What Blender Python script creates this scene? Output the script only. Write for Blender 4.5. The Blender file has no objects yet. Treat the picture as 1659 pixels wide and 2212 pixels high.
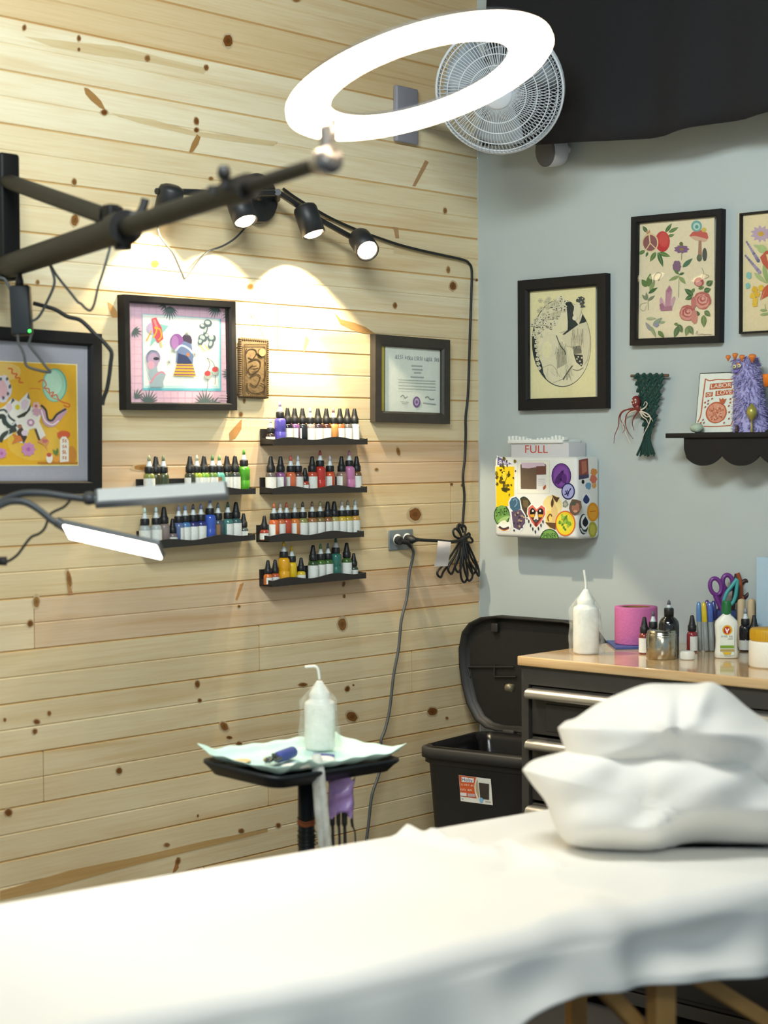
import bpy, math, random
import numpy as np
from mathutils import Vector, Matrix

SC = bpy.context.scene
COL = SC.collection
rnd = random.Random(11)
PI = math.pi

# ------------------------------------------------------------------ camera
F, YAW, PIT, ROLL = 3825.1426, 0.739785046, -0.0347038473, -0.00565610409
W, H = 1659, 2212
CAM = np.array([3.63236679, -4.43634485, 1.5])
FW = np.array([-math.sin(YAW)*math.cos(PIT), math.cos(YAW)*math.cos(PIT), math.sin(PIT)])
_r = np.array([math.cos(YAW), math.sin(YAW), 0.0]); _u = np.cross(_r, FW)
RT = _r*math.cos(ROLL) + _u*math.sin(ROLL)
UP = -_r*math.sin(ROLL) + _u*math.cos(ROLL)
def ray(u, v): return FW + (u-W/2)/F*RT - (v-H/2)/F*UP
def onX(u, v, x=0.0): d = ray(u, v); return Vector(CAM + d*((x-CAM[0])/d[0]))
def onY(u, v, y=0.0): d = ray(u, v); return Vector(CAM + d*((y-CAM[1])/d[1]))
def onZ(u, v, z): d = ray(u, v); return Vector(CAM + d*((z-CAM[2])/d[2]))
def at(u, v, d): return Vector(CAM + ray(u, v)*d)
VRT, VUP, VFW = Vector(RT), Vector(UP), Vector(FW)

cd = bpy.data.cameras.new('camera'); cam = bpy.data.objects.new('camera', cd); COL.objects.link(cam)
cam.matrix_world = Matrix(((RT[0], UP[0], -FW[0], CAM[0]), (RT[1], UP[1], -FW[1], CAM[1]), (RT[2], UP[2], -FW[2], CAM[2]), (0, 0, 0, 1)))
cd.sensor_fit = 'VERTICAL'; cd.sensor_height = 36.0; cd.lens = F/H*36.0
cd.clip_start = 0.05; cd.clip_end = 60
cd.dof.use_dof = True; cd.dof.focus_distance = 5.35; cd.dof.aperture_fstop = 2.8
SC.camera = cam
SC.view_settings.view_transform = 'Standard'; SC.view_settings.look = 'None'
SC.view_settings.gamma = 1.0; SC.view_settings.use_curve_mapping = False

# ------------------------------------------------------------------ materials
def lin(c):
    if isinstance(c, str):
        c = c.lstrip('#'); c = [int(c[i:i+2], 16)/255 for i in (0, 2, 4)]
        return tuple((x/12.92 if x <= .04045 else ((x+.055)/1.055)**2.4) for x in c)
    return tuple(c)
_mats = {}
def mat(col, rough=.5, metal=0.0, coat=0.0, emit=0.0, trans=0.0, alpha=1.0, var=.10, scale=40.0, bump=0.0, spec=.5, sub=0.0, ior=1.45, emc=None):
    key = (col, rough, metal, coat, emit, trans, alpha, var, scale, bump, spec, sub, ior, emc)
    if key in _mats: return _mats[key]
    m = bpy.data.materials.new('surface_' + (col.lstrip('#') if isinstance(col, str) else 'tone')); m.use_nodes = True
    nt = m.node_tree; N = nt.nodes; L = nt.links; b = N['Principled BSDF']
    c = lin(col)
    b.inputs['Roughness'].default_value = rough; b.inputs['Metallic'].default_value = metal
    b.inputs['Coat Weight'].default_value = coat; b.inputs['Coat Roughness'].default_value = .08
    b.inputs['Specular IOR Level'].default_value = spec; b.inputs['IOR'].default_value = ior
    b.inputs['Transmission Weight'].default_value = trans; b.inputs['Alpha'].default_value = alpha
    if sub: b.inputs['Subsurface Weight'].default_value = sub; b.inputs['Subsurface Radius'].default_value = (.01, .01, .01)
    b.inputs['Base Color'].default_value = (*c, 1)
    if emit:
        b.inputs['Emission Color'].default_value = (*lin(emc or col), 1); b.inputs['Emission Strength'].default_value = emit
    if var or bump:
        tc = N.new('ShaderNodeTexCoord'); no = N.new('ShaderNodeTexNoise'); no.inputs['Scale'].default_value = scale; no.inputs['Detail'].default_value = 3
        L.new(tc.outputs['Object'], no.inputs['Vector'])
        if var:
            mx = N.new('ShaderNodeMix'); mx.data_type = 'RGBA'
            mx.inputs[6].default_value = (*[x*(1-var) for x in c], 1); mx.inputs[7].default_value = (*[min(1, x*(1+var)) for x in c], 1)
            L.new(no.outputs['Fac'], mx.inputs[0]); L.new(mx.outputs[2], b.inputs['Base Color'])
        if bump:
            bp = N.new('ShaderNodeBump'); bp.inputs['Strength'].default_value = bump; bp.inputs['Distance'].default_value = .004
            L.new(no.outputs['Fac'], bp.inputs['Height']); L.new(bp.outputs['Normal'], b.inputs['Normal'])
    _mats[key] = m
    return m
def ink(col): return mat(col, rough=.75, var=.08, scale=120, spec=.2)
BLACK = mat('#1b1a1a', .55, var=.2, bump=.05)
BLACKG = mat('#141415', .3, var=.15)
GREYBLK = mat('#2b2a29', .5, var=.15, bump=.05)
FRAMEBLK = mat('#191818', .6, var=.25, scale=60, bump=.08, spec=.3)
WHITE = mat('#e9e7e0', .5, var=.03)
def glass_mat():
    m = bpy.data.materials.new('picture_glass'); m.use_nodes = True; nt = m.node_tree; N = nt.nodes; L = nt.links
    N.remove(N['Principled BSDF']); o = N['Material Output']
    t = N.new('ShaderNodeBsdfTransparent'); g = N.new('ShaderNodeBsdfGlossy'); g.inputs['Roughness'].default_value = .02
    f = N.new('ShaderNodeFresnel'); f.inputs['IOR'].default_value = 1.45
    x = N.new('ShaderNodeMixShader'); gg = N.new('ShaderNodeNewGeometry'); sb = N.new('ShaderNodeMath'); sb.operation = 'SUBTRACT'; sb.inputs[0].default_value = 1.0; L.new(gg.outputs['Backfacing'], sb.inputs[1]); ml = N.new('ShaderNodeMath'); ml.operation = 'MULTIPLY'; L.new(f.outputs[0], ml.inputs[0]); L.new(sb.outputs[0], ml.inputs[1])
    L.new(ml.outputs[0], x.inputs[0]); L.new(t.outputs[0], x.inputs[1]); L.new(g.outputs[0], x.inputs[2]); L.new(x.outputs[0], o.inputs[0])
    return m
GLASS = glass_mat()
def film_mat(name, tint, op):
    """thin plastic film: mostly see-through, milky and glossy"""
    m = bpy.data.materials.new(name); m.use_nodes = True; nt = m.node_tree; N = nt.nodes; L = nt.links
    b = N['Principled BSDF']; o = N['Material Output']
    b.inputs['Base Color'].default_value = (*lin(tint), 1); b.inputs['Roughness'].default_value = .18
    t = N.new('ShaderNodeBsdfTransparent'); x = N.new('ShaderNodeMixShader')
    tc = N.new('ShaderNodeTexCoord'); no = N.new('ShaderNodeTexNoise'); no.inputs['Scale'].default_value = 28; L.new(tc.outputs['Object'], no.inputs['Vector'])
    mr = N.new('ShaderNodeMapRange'); mr.inputs[1].default_value = .3; mr.inputs[2].default_value = .7; mr.inputs[3].default_value = max(0, op-.15); mr.inputs[4].default_value = min(1, op+.2)
    L.new(no.outputs['Fac'], mr.inputs[0]); L.new(mr.outputs[0], x.inputs[0])
    bp = N.new('ShaderNodeBump'); bp.inputs['Strength'].default_value = .5; bp.inputs['Distance'].default_value = .01
    L.new(no.outputs['Fac'], bp.inputs['Height']); L.new(bp.outputs[0], b.inputs['Normal'])
    L.new(t.outputs[0], x.inputs[1]); L.new(b.outputs[0], x.inputs[2]); L.new(x.outputs[0], o.inputs[0])
    return m
CLEARFILM = film_mat('clear_plastic_film', '#e6ebe6', .17)
PURPLEFILM = film_mat('purple_plastic_film', '#a487c4', .82)

# ------------------------------------------------------------------ mesh building
class MB:
    def __init__(s): s.v = []; s.f = []; s.m = []; s.s = []
    def add(s, vs, fs, mi=0, sm=False):
        o = len(s.v); s.v += [tuple(x) for x in vs]
        for f in fs: s.f.append([o+i for i in f]); s.m.append(mi); s.s.append(sm)
        return s
    def box(s, lo, hi, mi=0, bev=0.0):
        x0, y0, z0 = lo; x1, y1, z1 = hi
        if bev <= 0:
            vs = [(x0,y0,z0),(x1,y0,z0),(x1,y1,z0),(x0,y1,z0),(x0,y0,z1),(x1,y0,z1),(x1,y1,z1),(x0,y1,z1)]
            return s.add(vs, [(0,3,2,1),(4,5,6,7),(0,1,5,4),(1,2,6,5),(2,3,7,6),(3,0,4,7)], mi)
        b = min(bev, .49*min(x1-x0, y1-y0, z1-z0))
        rings = []
        def rr(z, ins):
            r = []
            for cx, cy, a0 in ((x1-b, y1-b, 0), (x0+b, y1-b, PI/2), (x0+b, y0+b, PI), (x1-b, y0+b, 1.5*PI)):
                for k in range(4):
                    a = a0+k/3*PI/2; r.append((cx+(b-ins)*math.cos(a), cy+(b-ins)*math.sin(a), z))
            return r
        for k in range(4):
            a = k/3*PI/2; rings.append(rr(z0+b-b*math.cos(a), b-b*math.sin(a)))
        for k in range(4):
            a = k/3*PI/2; rings.append(rr(z1-b+b*math.sin(a), b-b*math.cos(a)))
        return s.rings(rings, mi, True, True)
    def rings(s, rings, mi=0, sm=True, caps=True, closed=True):
        n = len(rings[0]); vs = [p for r in rings for p in r]; fs = []
        for i in range(len(rings)-1):
            for j in range(n if closed else n-1):
                k = (j+1) % n; fs.append((i*n+j, i*n+k, (i+1)*n+k, (i+1)*n+j))
        s.add(vs, fs, mi, sm)
        if caps and closed:
            s.add(rings[0], [tuple(range(n))[::-1]], mi); s.add(rings[-1], [tuple(range(n))], mi)
        return s
    def lathe(s, prof, c=(0,0,0), n=20, mi=0, axis=None, sm=True, sy=1.0):
        c = Vector(c)
        if axis is None: X, Y, Z = Vector((1,0,0)), Vector((0,1,0)), Vector((0,0,1))
        else:
            Z = Vector(axis).normalized(); X = Z.orthogonal().normalized(); Y = Z.cross(X)
        rings = [[c + X*(r*math.cos(2*PI*k/n)) + Y*(r*sy*math.sin(2*PI*k/n)) + Z*z for k in range(n)] for r, z in prof]
        return s.rings(rings, mi, sm, True)
    def tube(s, path, r, n=8, mi=0, closed=False, caps=True):
        P = [Vector(p) for p in path]; m = len(P)
        rs = r if isinstance(r, (list, tuple)) else [r]*m
        rings = []; N = None
        for i in range(m):
            if closed: T = P[(i+1) % m]-P[i-1]
            else: T = P[min(i+1, m-1)]-P[max(i-1, 0)]
            if T.length < 1e-9: T = Vector((0,0,1))
            T.normalize()
            if N is None: N = T.orthogonal().normalized()
            else:
                N = N-T*N.dot(T)
                N = N.normalized() if N.length > 1e-6 else T.orthogonal().normalized()
            B = T.cross(N)
            rings.append([P[i]+(N*math.cos(2*PI*k/n)+B*math.sin(2*PI*k/n))*rs[i] for k in range(n)])
        if closed: rings.append(rings[0]); caps = False
        return s.rings(rings, mi, True, caps)
    def prism(s, poly, y0, y1, mi=0, sm=False):
        """polygon in local XZ (counter-clockwise seen from -Y), extruded from y0 (front) to y1"""
        n = len(poly); a = [(p[0], y0, p[1]) for p in poly]; b = [(p[0], y1, p[1]) for p in poly]
        s.add(a, [tuple(range(n))], mi); s.add(b, [tuple(range(n))[::-1]], mi)
        s.add(a+b, [(i, i+n, (i+1) % n+n, (i+1) % n) for i in range(n)], mi, sm)
        return s
    def ball(s, c, r, mi=0, n=14, sc=(1,1,1)):
        pr = [(max(1e-4, math.sin(PI*k/8))*1.0, -math.cos(PI*k/8)) for k in range(9)]
        rings = [[(c[0]+r*sc[0]*a*math.cos(2*PI*j/n), c[1]+r*sc[1]*a*math.sin(2*PI*j/n), c[2]+r*sc[2]*z) for j in range(n)] for a, z in pr]
        return s.rings(rings, mi, True, True)

def smooth_path(pts, k=6):
    P = [Vector(p) for p in pts]; out = []
    for i in range(len(P)-1):
        p0, p1, p2, p3 = P[max(0, i-1)], P[i], P[i+1], P[min(len(P)-1, i+2)]
        for j in range(k):
            t = j/k
            out.append(0.5*((2*p1)+(p2-p0)*t+(2*p0-5*p1+4*p2-p3)*t*t+(3*p1-p0-3*p2+p3)*t**3))
    out.append(P[-1]); return out

WM = {}
def wm(o):
    return WM[o.name] if o is not None else Matrix.Identity(4)
def obj(name, mb, mats, parent=None, world=False, origin=None, kind=None, weld=False):
    """link one mesh object; vertices are local to the parent unless world=True; parts get their origin at their own centre"""
    if not isinstance(mats, (list, tuple)): mats = [mats]
    vs = [Vector(v) for v in mb.v]
    if world and parent is not None:
        iv = wm(parent).inverted(); vs = [iv @ v for v in vs]
    if origin is None:
        lo = Vector([min(v[i] for v in vs) for i in range(3)]); hi = Vector([max(v[i] for v in vs) for i in range(3)])
        origin = (lo+hi)/2
        if parent is None: origin.z = lo.z
    origin = Vector(origin)
    me = bpy.data.meshes.new(name)
    me.from_pydata([tuple(v-origin) for v in vs], [], mb.f)
    for m in mats: me.materials.append(m)
    me.polygons.foreach_set('material_index', mb.m); me.polygons.foreach_set('use_smooth', mb.s)
    me.update()
    o = bpy.data.objects.new(name, me); COL.objects.link(o); o.location = origin
    if parent is not None: o.parent = parent
    WM[o.name] = wm(parent) @ Matrix.Translation(origin)
    if kind: o['kind'] = kind
    return o
def tag(o, label, cat, group=None):
    o['label'] = label; o['category'] = cat
    if group: o['group'] = group
    return o
def thing(name, label, cat, loc=(0,0,0), rotz=0.0, group=None, mtx=None):
    o = bpy.data.objects.new(name, None); COL.objects.link(o); o.empty_display_size = .05
    M = mtx if mtx is not None else Matrix.Translation(Vector(loc)) @ Matrix.Rotation(rotz, 4, 'Z')
    o.matrix_world = M; WM[o.name] = M
    return tag(o, label, cat, group)
def dup(root, loc, label, group, rotz=None, mats=None):
    r = root.copy(); COL.objects.link(r); r.location = loc
    if rotz is not None: r.rotation_euler = (0, 0, rotz)
    WM[r.name] = Matrix.Translation(Vector(loc)) @ Matrix.Rotation(r.rotation_euler.z, 4, 'Z')
    r['label'] = label
    if group: r['group'] = group
    for ch in list(root.children):
        c = ch.copy(); COL.objects.link(c); c.parent = r
        for g in list(ch.children):
            d = g.copy(); COL.objects.link(d); d.parent = c
    return r

def text_geo(body, align='CENTER'):
    cu = bpy.data.curves.new('t', 'FONT'); cu.body = body; cu.size = 1.0; cu.align_x = 'LEFT'; cu.resolution_u = 3
    ob = bpy.data.objects.new('t', cu); COL.objects.link(ob)
    bpy.context.view_layer.update()
    me = ob.evaluated_get(bpy.context.evaluated_depsgraph_get()).to_mesh()
    vs = [v.co.copy() for v in me.vertices]; fs = [tuple(p.vertices) for p in me.polygons]
    ob.evaluated_get(bpy.context.evaluated_depsgraph_get()).to_mesh_clear()
    bpy.data.objects.remove(ob); bpy.data.curves.remove(cu)
    return vs, fs

class Art:
    """flat print: shapes traced in the coordinates of a zoomed view, laid on a plane as layers of ink"""
    def __init__(s, to_local, zx=0, zy=0, zs=1.0, step=.00008, y=0.0):
        s.tl = to_local; s.zx, s.zy, s.zs = zx, zy, zs; s.mb = MB(); s.cols = []; s.k = 0; s.step = step; s.y = y
    def P(s, x, y): return s.tl(s.zx+x/s.zs, s.zy+y/s.zs)
    def mi(s, col):
        if col not in s.cols: s.cols.append(col)
        return s.cols.index(col)
    def _add(s, pts, fs, col):
        s.k += 1
        s.mb.add([(p[0], s.k, p[1]) for p in pts], fs, s.mi(col))
    def poly(s, pts, col):
        p = [s.P(*q) for q in pts]
        a = sum(p[i-1][0]*p[i][1]-p[i][0]*p[i-1][1] for i in range(len(p)))
        if a < 0: p = p[::-1]
        s._add(p, [tuple(range(len(p)))], col); return s
    def rect(s, x0, y0, x1, y1, col): return s.poly([(x0, y0), (x1, y0), (x1, y1), (x0, y1)], col)
    def ell(s, cx, cy, rx, ry, col, ang=0, n=22, jag=0.0):
        a = math.radians(ang); pts = []
        for k in range(n):
            t = 2*PI*k/n; j = 1+jag*rnd.uniform(-1, 1)
            x, y = rx*j*math.cos(t), ry*j*math.sin(t); pts.append((cx+x*math.cos(a)-y*math.sin(a), cy+x*math.sin(a)+y*math.cos(a)))
        return s.poly(pts, col)
    def line(s, pts, w, col, taper=False):
        P = [Vector((*p, 0)) for p in pts]; L = []; R = []
        for i, p in enumerate(P):
            t = P[min(i+1, len(P)-1)]-P[max(i-1, 0)]
            if t.length == 0: t = Vector((1, 0, 0))
            t.normalize(); n = Vector((-t.y, t.x, 0)); ww = w/2*(1-.85*abs(i/(len(P)-1)*2-1) if taper else 1)
            L.append(p+n*ww); R.append(p-n*ww)
        q = [s.P(p.x, p.y) for p in L]+[s.P(p.x, p.y) for p in R]; n = len(P)
        fs = [(i, i+1, n+i+1, n+i) for i in range(n-1)]
        s._add(q, fs, col); return s
    def curve(s, pts, w, col, k=5, taper=False):
        return s.line([(p.x, p.y) for p in smooth_path([(*q, 0) for q in pts], k)], w, col, taper)
    def leaf(s, x0, y0, x1, y1, w, col, vein=None):
        d = Vector((x1-x0, y1-y0)); n = Vector((-d.y, d.x)).normalized(); pts = []
        for k in range(9): t = k/8; q = Vector((x0, y0))+d*t+n*(w*math.sin(PI*t**.8)); pts.append((q.x, q.y))
        for k in range(7, 0, -1): t = k/8; q = Vector((x0, y0))+d*t-n*(w*math.sin(PI*t**.8)); pts.append((q.x, q.y))
        s.poly(pts, col)
        if vein: s.line([(x0, y0), (x1, y1)], w*.12, vein)
        return s
    def flower(s, cx, cy, r, n, col, core=None, pw=.45, ang=0, sq=1.0):
        for k in range(n):
            a = ang+2*PI*k/n; s.leaf(cx, cy, cx+r*math.cos(a), cy+r*sq*math.sin(a), r*pw*.5, col)
        if core: s.ell(cx, cy, r*.28, r*.28*sq, core, n=12)
        return s
    def scrawl(s, x0, y0, x1, y1, n, w, col, slant=0.0):
        """a line of print too small to read: short strokes between (x0,y0) and (x1,y1)"""
        for k in range(n):
            if k % 6 == 5: continue
            x = x0+(x1-x0)*(k+.5)/n; t = slant*(x-x0); a, b = y0+t+(y1-y0)*rnd.uniform(0, .25), y0+t+(y1-y0)*rnd.uniform(.8, 1); dx = (x1-x0)/n*.3
            q = rnd.choice([[(x, a), (x, b)], [(x-dx, b), (x, a), (x+dx, b)], [(x+dx, a), (x-dx, a+.3*(b-a)), (x+dx, b-.3*(b-a)), (x-dx, b)], [(x-dx, a), (x-dx, b), (x+dx, b)]])
            s.line(q, w, col)
        return s
    def text(s, body, x0, y0, x1, y1, col, slant=0.0):
        """fit text into box: (x0,y0) top-left, (x1,y1) bottom-right, slant = extra y per x"""
        vs, fs = text_geo(body)
        if not vs: return s
        ax, bx = min(v.x for v in vs), max(v.x for v in vs); ay, by = min(v.y for v in vs), max(v.y for v in vs)
        q = []
        for v in vs:
            t = (v.x-ax)/(bx-ax); u = (v.y-ay)/max(1e-6, by-ay)
            X = x0+(x1-x0)*t; q.append(s.P(X, y1+(y0-y1)*u+slant*(X-x0)))
        s._add(q, fs, col); return s
    def build(s, name, parent, rough=.75, kind=None):
        st = min(s.step, .0032/max(1, s.k))
        s.mb.v = [(x, s.y-st*k, z) for x, k, z in s.mb.v]
        return obj(name, s.mb, [ink(c) if isinstance(c, str) else c for c in s.cols], parent, kind=kind)
# ------------------------------------------------------------------ the room
CEIL = 3.06; RX = 5.2; RY = -5.6
BH = 0.130; Z0 = 1.5+1.0672
def wood_material():
    m = bpy.data.materials.new('pine_boards'); m.use_nodes = True; nt = m.node_tree; N = nt.nodes; L = nt.links
    b = N['Principled BSDF']; b.inputs['Roughness'].default_value = .5; b.inputs['Specular IOR Level'].default_value = .25
    at_ = N.new('ShaderNodeAttribute'); at_.attribute_name = 'tint'
    geo = N.new('ShaderNodeNewGeometry')
    def noise(sc, det, rgh, dist=0.0):
        mp = N.new('ShaderNodeMapping'); mp.inputs['Scale'].default_value = sc; L.new(geo.outputs['Position'], mp.inputs['Vector'])
        n = N.new('ShaderNodeTexNoise'); n.inputs['Scale'].default_value = 1; n.inputs['Detail'].default_value = det; n.inputs['Roughness'].default_value = rgh; n.inputs['Distortion'].default_value = dist
        L.new(mp.outputs[0], n.inputs['Vector']); return n.outputs['Fac']
    def rng(fac, a, b_, lo, hi):
        r = N.new('ShaderNodeMapRange'); r.inputs[1].default_value = a; r.inputs[2].default_value = b_; r.inputs[3].default_value = lo; r.inputs[4].default_value = hi
        L.new(fac, r.inputs[0]); return r.outputs[0]
    def mul(col, fac, dark):
        mx = N.new('ShaderNodeMix'); mx.data_type = 'RGBA'; mx.blend_type = 'MULTIPLY'; L.new(fac, mx.inputs[0]); L.new(col, mx.inputs[6]); mx.inputs[7].default_value = (*dark, 1); return mx.outputs[2]
    c = at_.outputs['Color']
    c = mul(c, rng(noise((1, 1.1, 26), 3, .6, .6), .5, .75, 0, .55), (.80, .62, .40))     # heartwood streaks along the grain
    c = mul(c, rng(noise((1, 5, 170), 4, .65), .4, .75, 0, .45), (.84, .70, .50))          # fine grain
    c = mul(c, rng(noise((1, .55, 7.5), 2, .5), .45, .7, 0, .28), (.78, .70, .58))
    L.new(c, b.inputs['Base Color'])
    bp = N.new('ShaderNodeBump'); bp.inputs['Strength'].default_value = .12; bp.inputs['Distance'].default_value = .002
    L.new(noise((1, 5, 170), 4, .65), bp.inputs['Height']); L.new(bp.outputs[0], b.inputs['Normal'])
    return m
def build_wood_wall():
    mb = MB(); tints = []
    def face(q, t, sm=False):
        mb.add(q, [tuple(range(len(q)))], 0, sm); tints.append(t)
    base = lin('#ecdcb6'); tan = lin('#dcc193'); pink = lin('#dfc3a0'); pale = lin('#f2e8cb')
    joints = {0: [-2.1], 3: [-2.6], 5: [-.9], 7: [-2.3], 9: [onX(973, 1090).y], 11: [onX(74, 1340).y], 13: [onX(890, 1450).y], 14: [onX(95, 1760).y], 15: [onX(580, 1790).y, -3.1], 12: [onX(560, 1400).y], 8: [-3.0], 17: [-1.2], 1: [-3.2]}
    over = {-2: .45, -1: .9, 0: .1, 1: .15, 2: .05, 3: .3, 4: .15, 5: .35, 6: .15, 7: .1, 8: .95, 9: .55, 10: .6, 11: 1.0, 12: .35, 13: .25, 14: .45, 15: .2, 16: .4}
    prof = [(0, -.004), (.0030, 0), (.0618, 0), (.0645, -.0026), (.0672, 0), (.1270, 0), (.130, -.004)]
    for k in range(-4, 20):
        zt = Z0-k*BH
        ys = sorted([RY]+joints.get(k, [])+[0.0])
        for i in range(len(ys)-1):
            a, b = ys[i]+(.0012 if i else 0), ys[i+1]-(.0012 if i < len(ys)-2 else 0)
            w = min(1, max(0, over.get(k, rnd.random())+rnd.uniform(-.12, .12)))
            if k == 11 and i == 0: w = .3
            if k == 15 and i == len(ys)-2: w = .55
            src = pink if k in (11, 8) else tan
            t = tuple(base[j]*(1-w)+src[j]*w for j in range(3))
            if w < .12: t = tuple(.5*t[j]+.5*pale[j] for j in range(3))
            dark = tuple(x*y for x, y in zip(t, (.90, .78, .60)))
            n = max(1, int((b-a)/.4))
            for j in range(n):
                c, d = a+(b-a)*j/n, a+(b-a)*(j+1)/n
                for p in range(6):
                    z1, x1 = zt-prof[p][0], prof[p][1]; z2, x2 = zt-prof[p+1][0], prof[p+1][1]
                    face([(x1, c, z1), (x2, c, z2), (x2, d, z2), (x1, d, z1)], dark if p in (0, 5) else t)
            for yy in (a, b):     # butt-joint end grain
                face([(0, yy, zt-.004), (0, yy, zt-.126), (-.008, yy, zt-.126), (-.008, yy, zt-.004)], dark)
    face([(-.009, RY, 0), (-.009, 0, 0), (-.009, 0, CEIL), (-.009, RY, CEIL)], tuple(x*.4 for x in tan))
    # knots and pitch marks: px x, px y, half-width, half-height, lean (deg), darkness
    kn = [(492,88,10,13,0,1),(52,60,4,6,10,.8),(170,83,4,6,0,.9),(170,107,3,4,0,.8),(225,243,7,6,0,1),(424,262,5,8,-10,.9),(424,281,5,5,0,1),(160,393,5,7,0,.8),(161,476,8,12,10,.8),(259,452,6,4,0,.8),
      (72,535,5,5,0,.7),(81,610,4,5,0,.5),(334,570,9,8,0,.6),(445,146,5,6,0,.8),(318,126,6,7,0,.6),(455,386,5,4,0,.5),(968,583,4,7,0,.5),(978,618,7,9,0,.9),(853,660,4,6,0,.7),(961,455,4,6,0,.6),(1029,605,3,3,0,.9),(541,620,7,6,0,.5),
      (896,1111,13,13,0,.9),(65,1347,6,7,0,.9),(79,1559,7,5,10,.85),(75,1580,5,6,20,.8),(10,1555,3,4,0,.7),(106,1541,4,5,0,.6),(257,1665,6,7,10,.9),(18,1755,8,8,0,.85),(426,1478,5,8,-5,.8),(431,1513,4,4,0,1),(484,1569,7,10,-40,.75),
      (495,1593,6,3,5,.85),(516,1608,6,6,30,.8),(739,1348,9,13,0,.75),(750,1488,5,6,20,1),(763,1480,2,2,0,.8),(760,1548,12,10,35,.85),(934,1537,10,9,0,.9),(965,1551,3,3,0,.6),(654,1479,9,4,0,.8),(601,1783,5,5,0,.8),(384,1860,5,8,20,.75),
      (521,1795,6,5,0,.7),(516,1310,3,3,0,.8),(743,1288,3,4,0,.8),(742,1262,3,6,15,.6),(427,1762,2,3,0,.7),(860,975,4,9,-15,.6),(813,1014,4,3,0,.6),(310,1010,22,6,0,.3),(520,895,4,5,0,.7),(527,866,3,5,0,.5),(1161,0,1,1,0,.1),(360,1825,6,4,0,.5),(149,1250,5,18,-12,.55),(78,1300,7,12,0,.5),
      (975,1046,3,3,0,.8),(998,1048,3,3,0,.7),(640,0,8,5,0,.5)]
    d1 = lin('#7a4a1e'); d2 = lin('#b98f56')
    def patch(pts, t, h):
        q = [onX(u, v, .0) for u, v in pts]; a = sum(q[i-1].y*q[i].z-q[i].y*q[i-1].z for i in range(len(q)))
        if a < 0: q = q[::-1]
        face([(h, p.y, p.z) for p in q], t)
    for (u, v, a, b, ang, dk) in kn:
        if u > 1030: continue
        t = tuple(d1[j]*dk+d2[j]*(1-dk) for j in range(3)); r = math.radians(ang)
        def ring(s, jag): return [(u+s*a*c*math.cos(r)-s*b*e*math.sin(r), v+s*a*c*math.sin(r)+s*b*e*math.cos(r)) for c, e in [((1+jag*rnd.uniform(-1, 1))*math.cos(2*PI*k/12), (1+jag*rnd.uniform(-1, 1))*math.sin(2*PI*k/12)) for k in range(12)]]
        halo = tuple(base[j]*.55+t[j]*.45 for j in range(3))
        patch(ring(1.35, .12), halo, .0006); patch(ring(1, .1), t, .0009); patch(ring(.45, .2), tuple(x*.72 for x in t), .0012)
    spike = tuple(d1[j]*.3+d2[j]*.7 for j in range(3)); soft = lin('#dcc79b')
    for pts, t in [([(181,189),(190,191),(205,204),(218,218),(229,240),(214,232),(196,217),(184,203)], spike), ([(425,290),(433,296),(428,312),(417,328),(408,329),(414,310)], spike),
                   ([(722,676),(736,690),(765,697),(790,707),(812,722),(790,721),(760,713),(735,700)], lin('#b98d57')), ([(232,652),(242,658),(252,672),(258,686),(243,686),(236,672)], lin('#c79a62')),
                   ([(495,935),(508,920),(522,905),(521,927),(509,946),(496,952)], lin('#b98a55')), ([(142,1248),(150,1260),(158,1284),(147,1284)], lin('#b98c5f')), ([(518,1262),(527,1258),(519,1280),(512,1297),(508,1295)], lin('#c08f58')),
                   ([(918,346),(926,350),(913,374),(897,403),(890,402),(905,372)], lin('#b9936a')), ([(849,490),(860,492),(862,515),(854,515)], lin('#b9936a')), ([(660,724),(668,735),(658,760),(654,760)], lin('#c9a06a')), ([(383,1850),(386,1874),(379,1883),(372,1886)], lin('#a87644'))]:
        patch(pts, t, .0007)
    for pts in [([(50,78),(100,84),(170,92),(260,100),(350,125),(450,148),(440,160),(330,136),(200,118),(110,100)]), ([(235,243),(330,258),(420,284),(520,295),(600,306),(590,316),(500,306),(410,292),(300,266)]), ([(0,1925),(150,1880),(300,1850),(450,1815),(578,1790),(578,1797),(420,1836),(250,1880),(90,1925),(0,1945)]),
                ([(850,530),(920,540),(1010,556),(1010,566),(920,556),(850,548)])]:
        patch(pts, lin('#c9a46c') if pts[0] == (0, 1925) else soft, .0004)
    o = obj('wall_left', mb, wood_material(), kind='structure', origin=(0, 0, 0))
    ca = o.data.color_attributes.new('tint', 'FLOAT_COLOR', 'CORNER')
    for p, t in zip(o.data.polygons, tints):
        for li in p.loop_indices: ca.data[li].color = (*t, 1)
    return o
build_wood_wall()

m_grey = mat('#b3bbb9', .6, var=.03, scale=9, bump=.04, spec=.25)
mb = MB(); mb.box((0, .0005, 0), (RX, .12, CEIL)); obj('wall_back', mb, m_grey, kind='structure')
mb = MB(); mb.box((-.3, RY, CEIL), (RX, .2, CEIL+.1)); obj('ceiling', mb, mat('#3a3a3c', .8, var=.1), kind='structure')
mb = MB(); mb.box((-.3, RY, -.1), (RX, .2, 0)); obj('floor', mb, mat('#3d3b39', .45, var=.2, scale=4), kind='structure')

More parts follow.
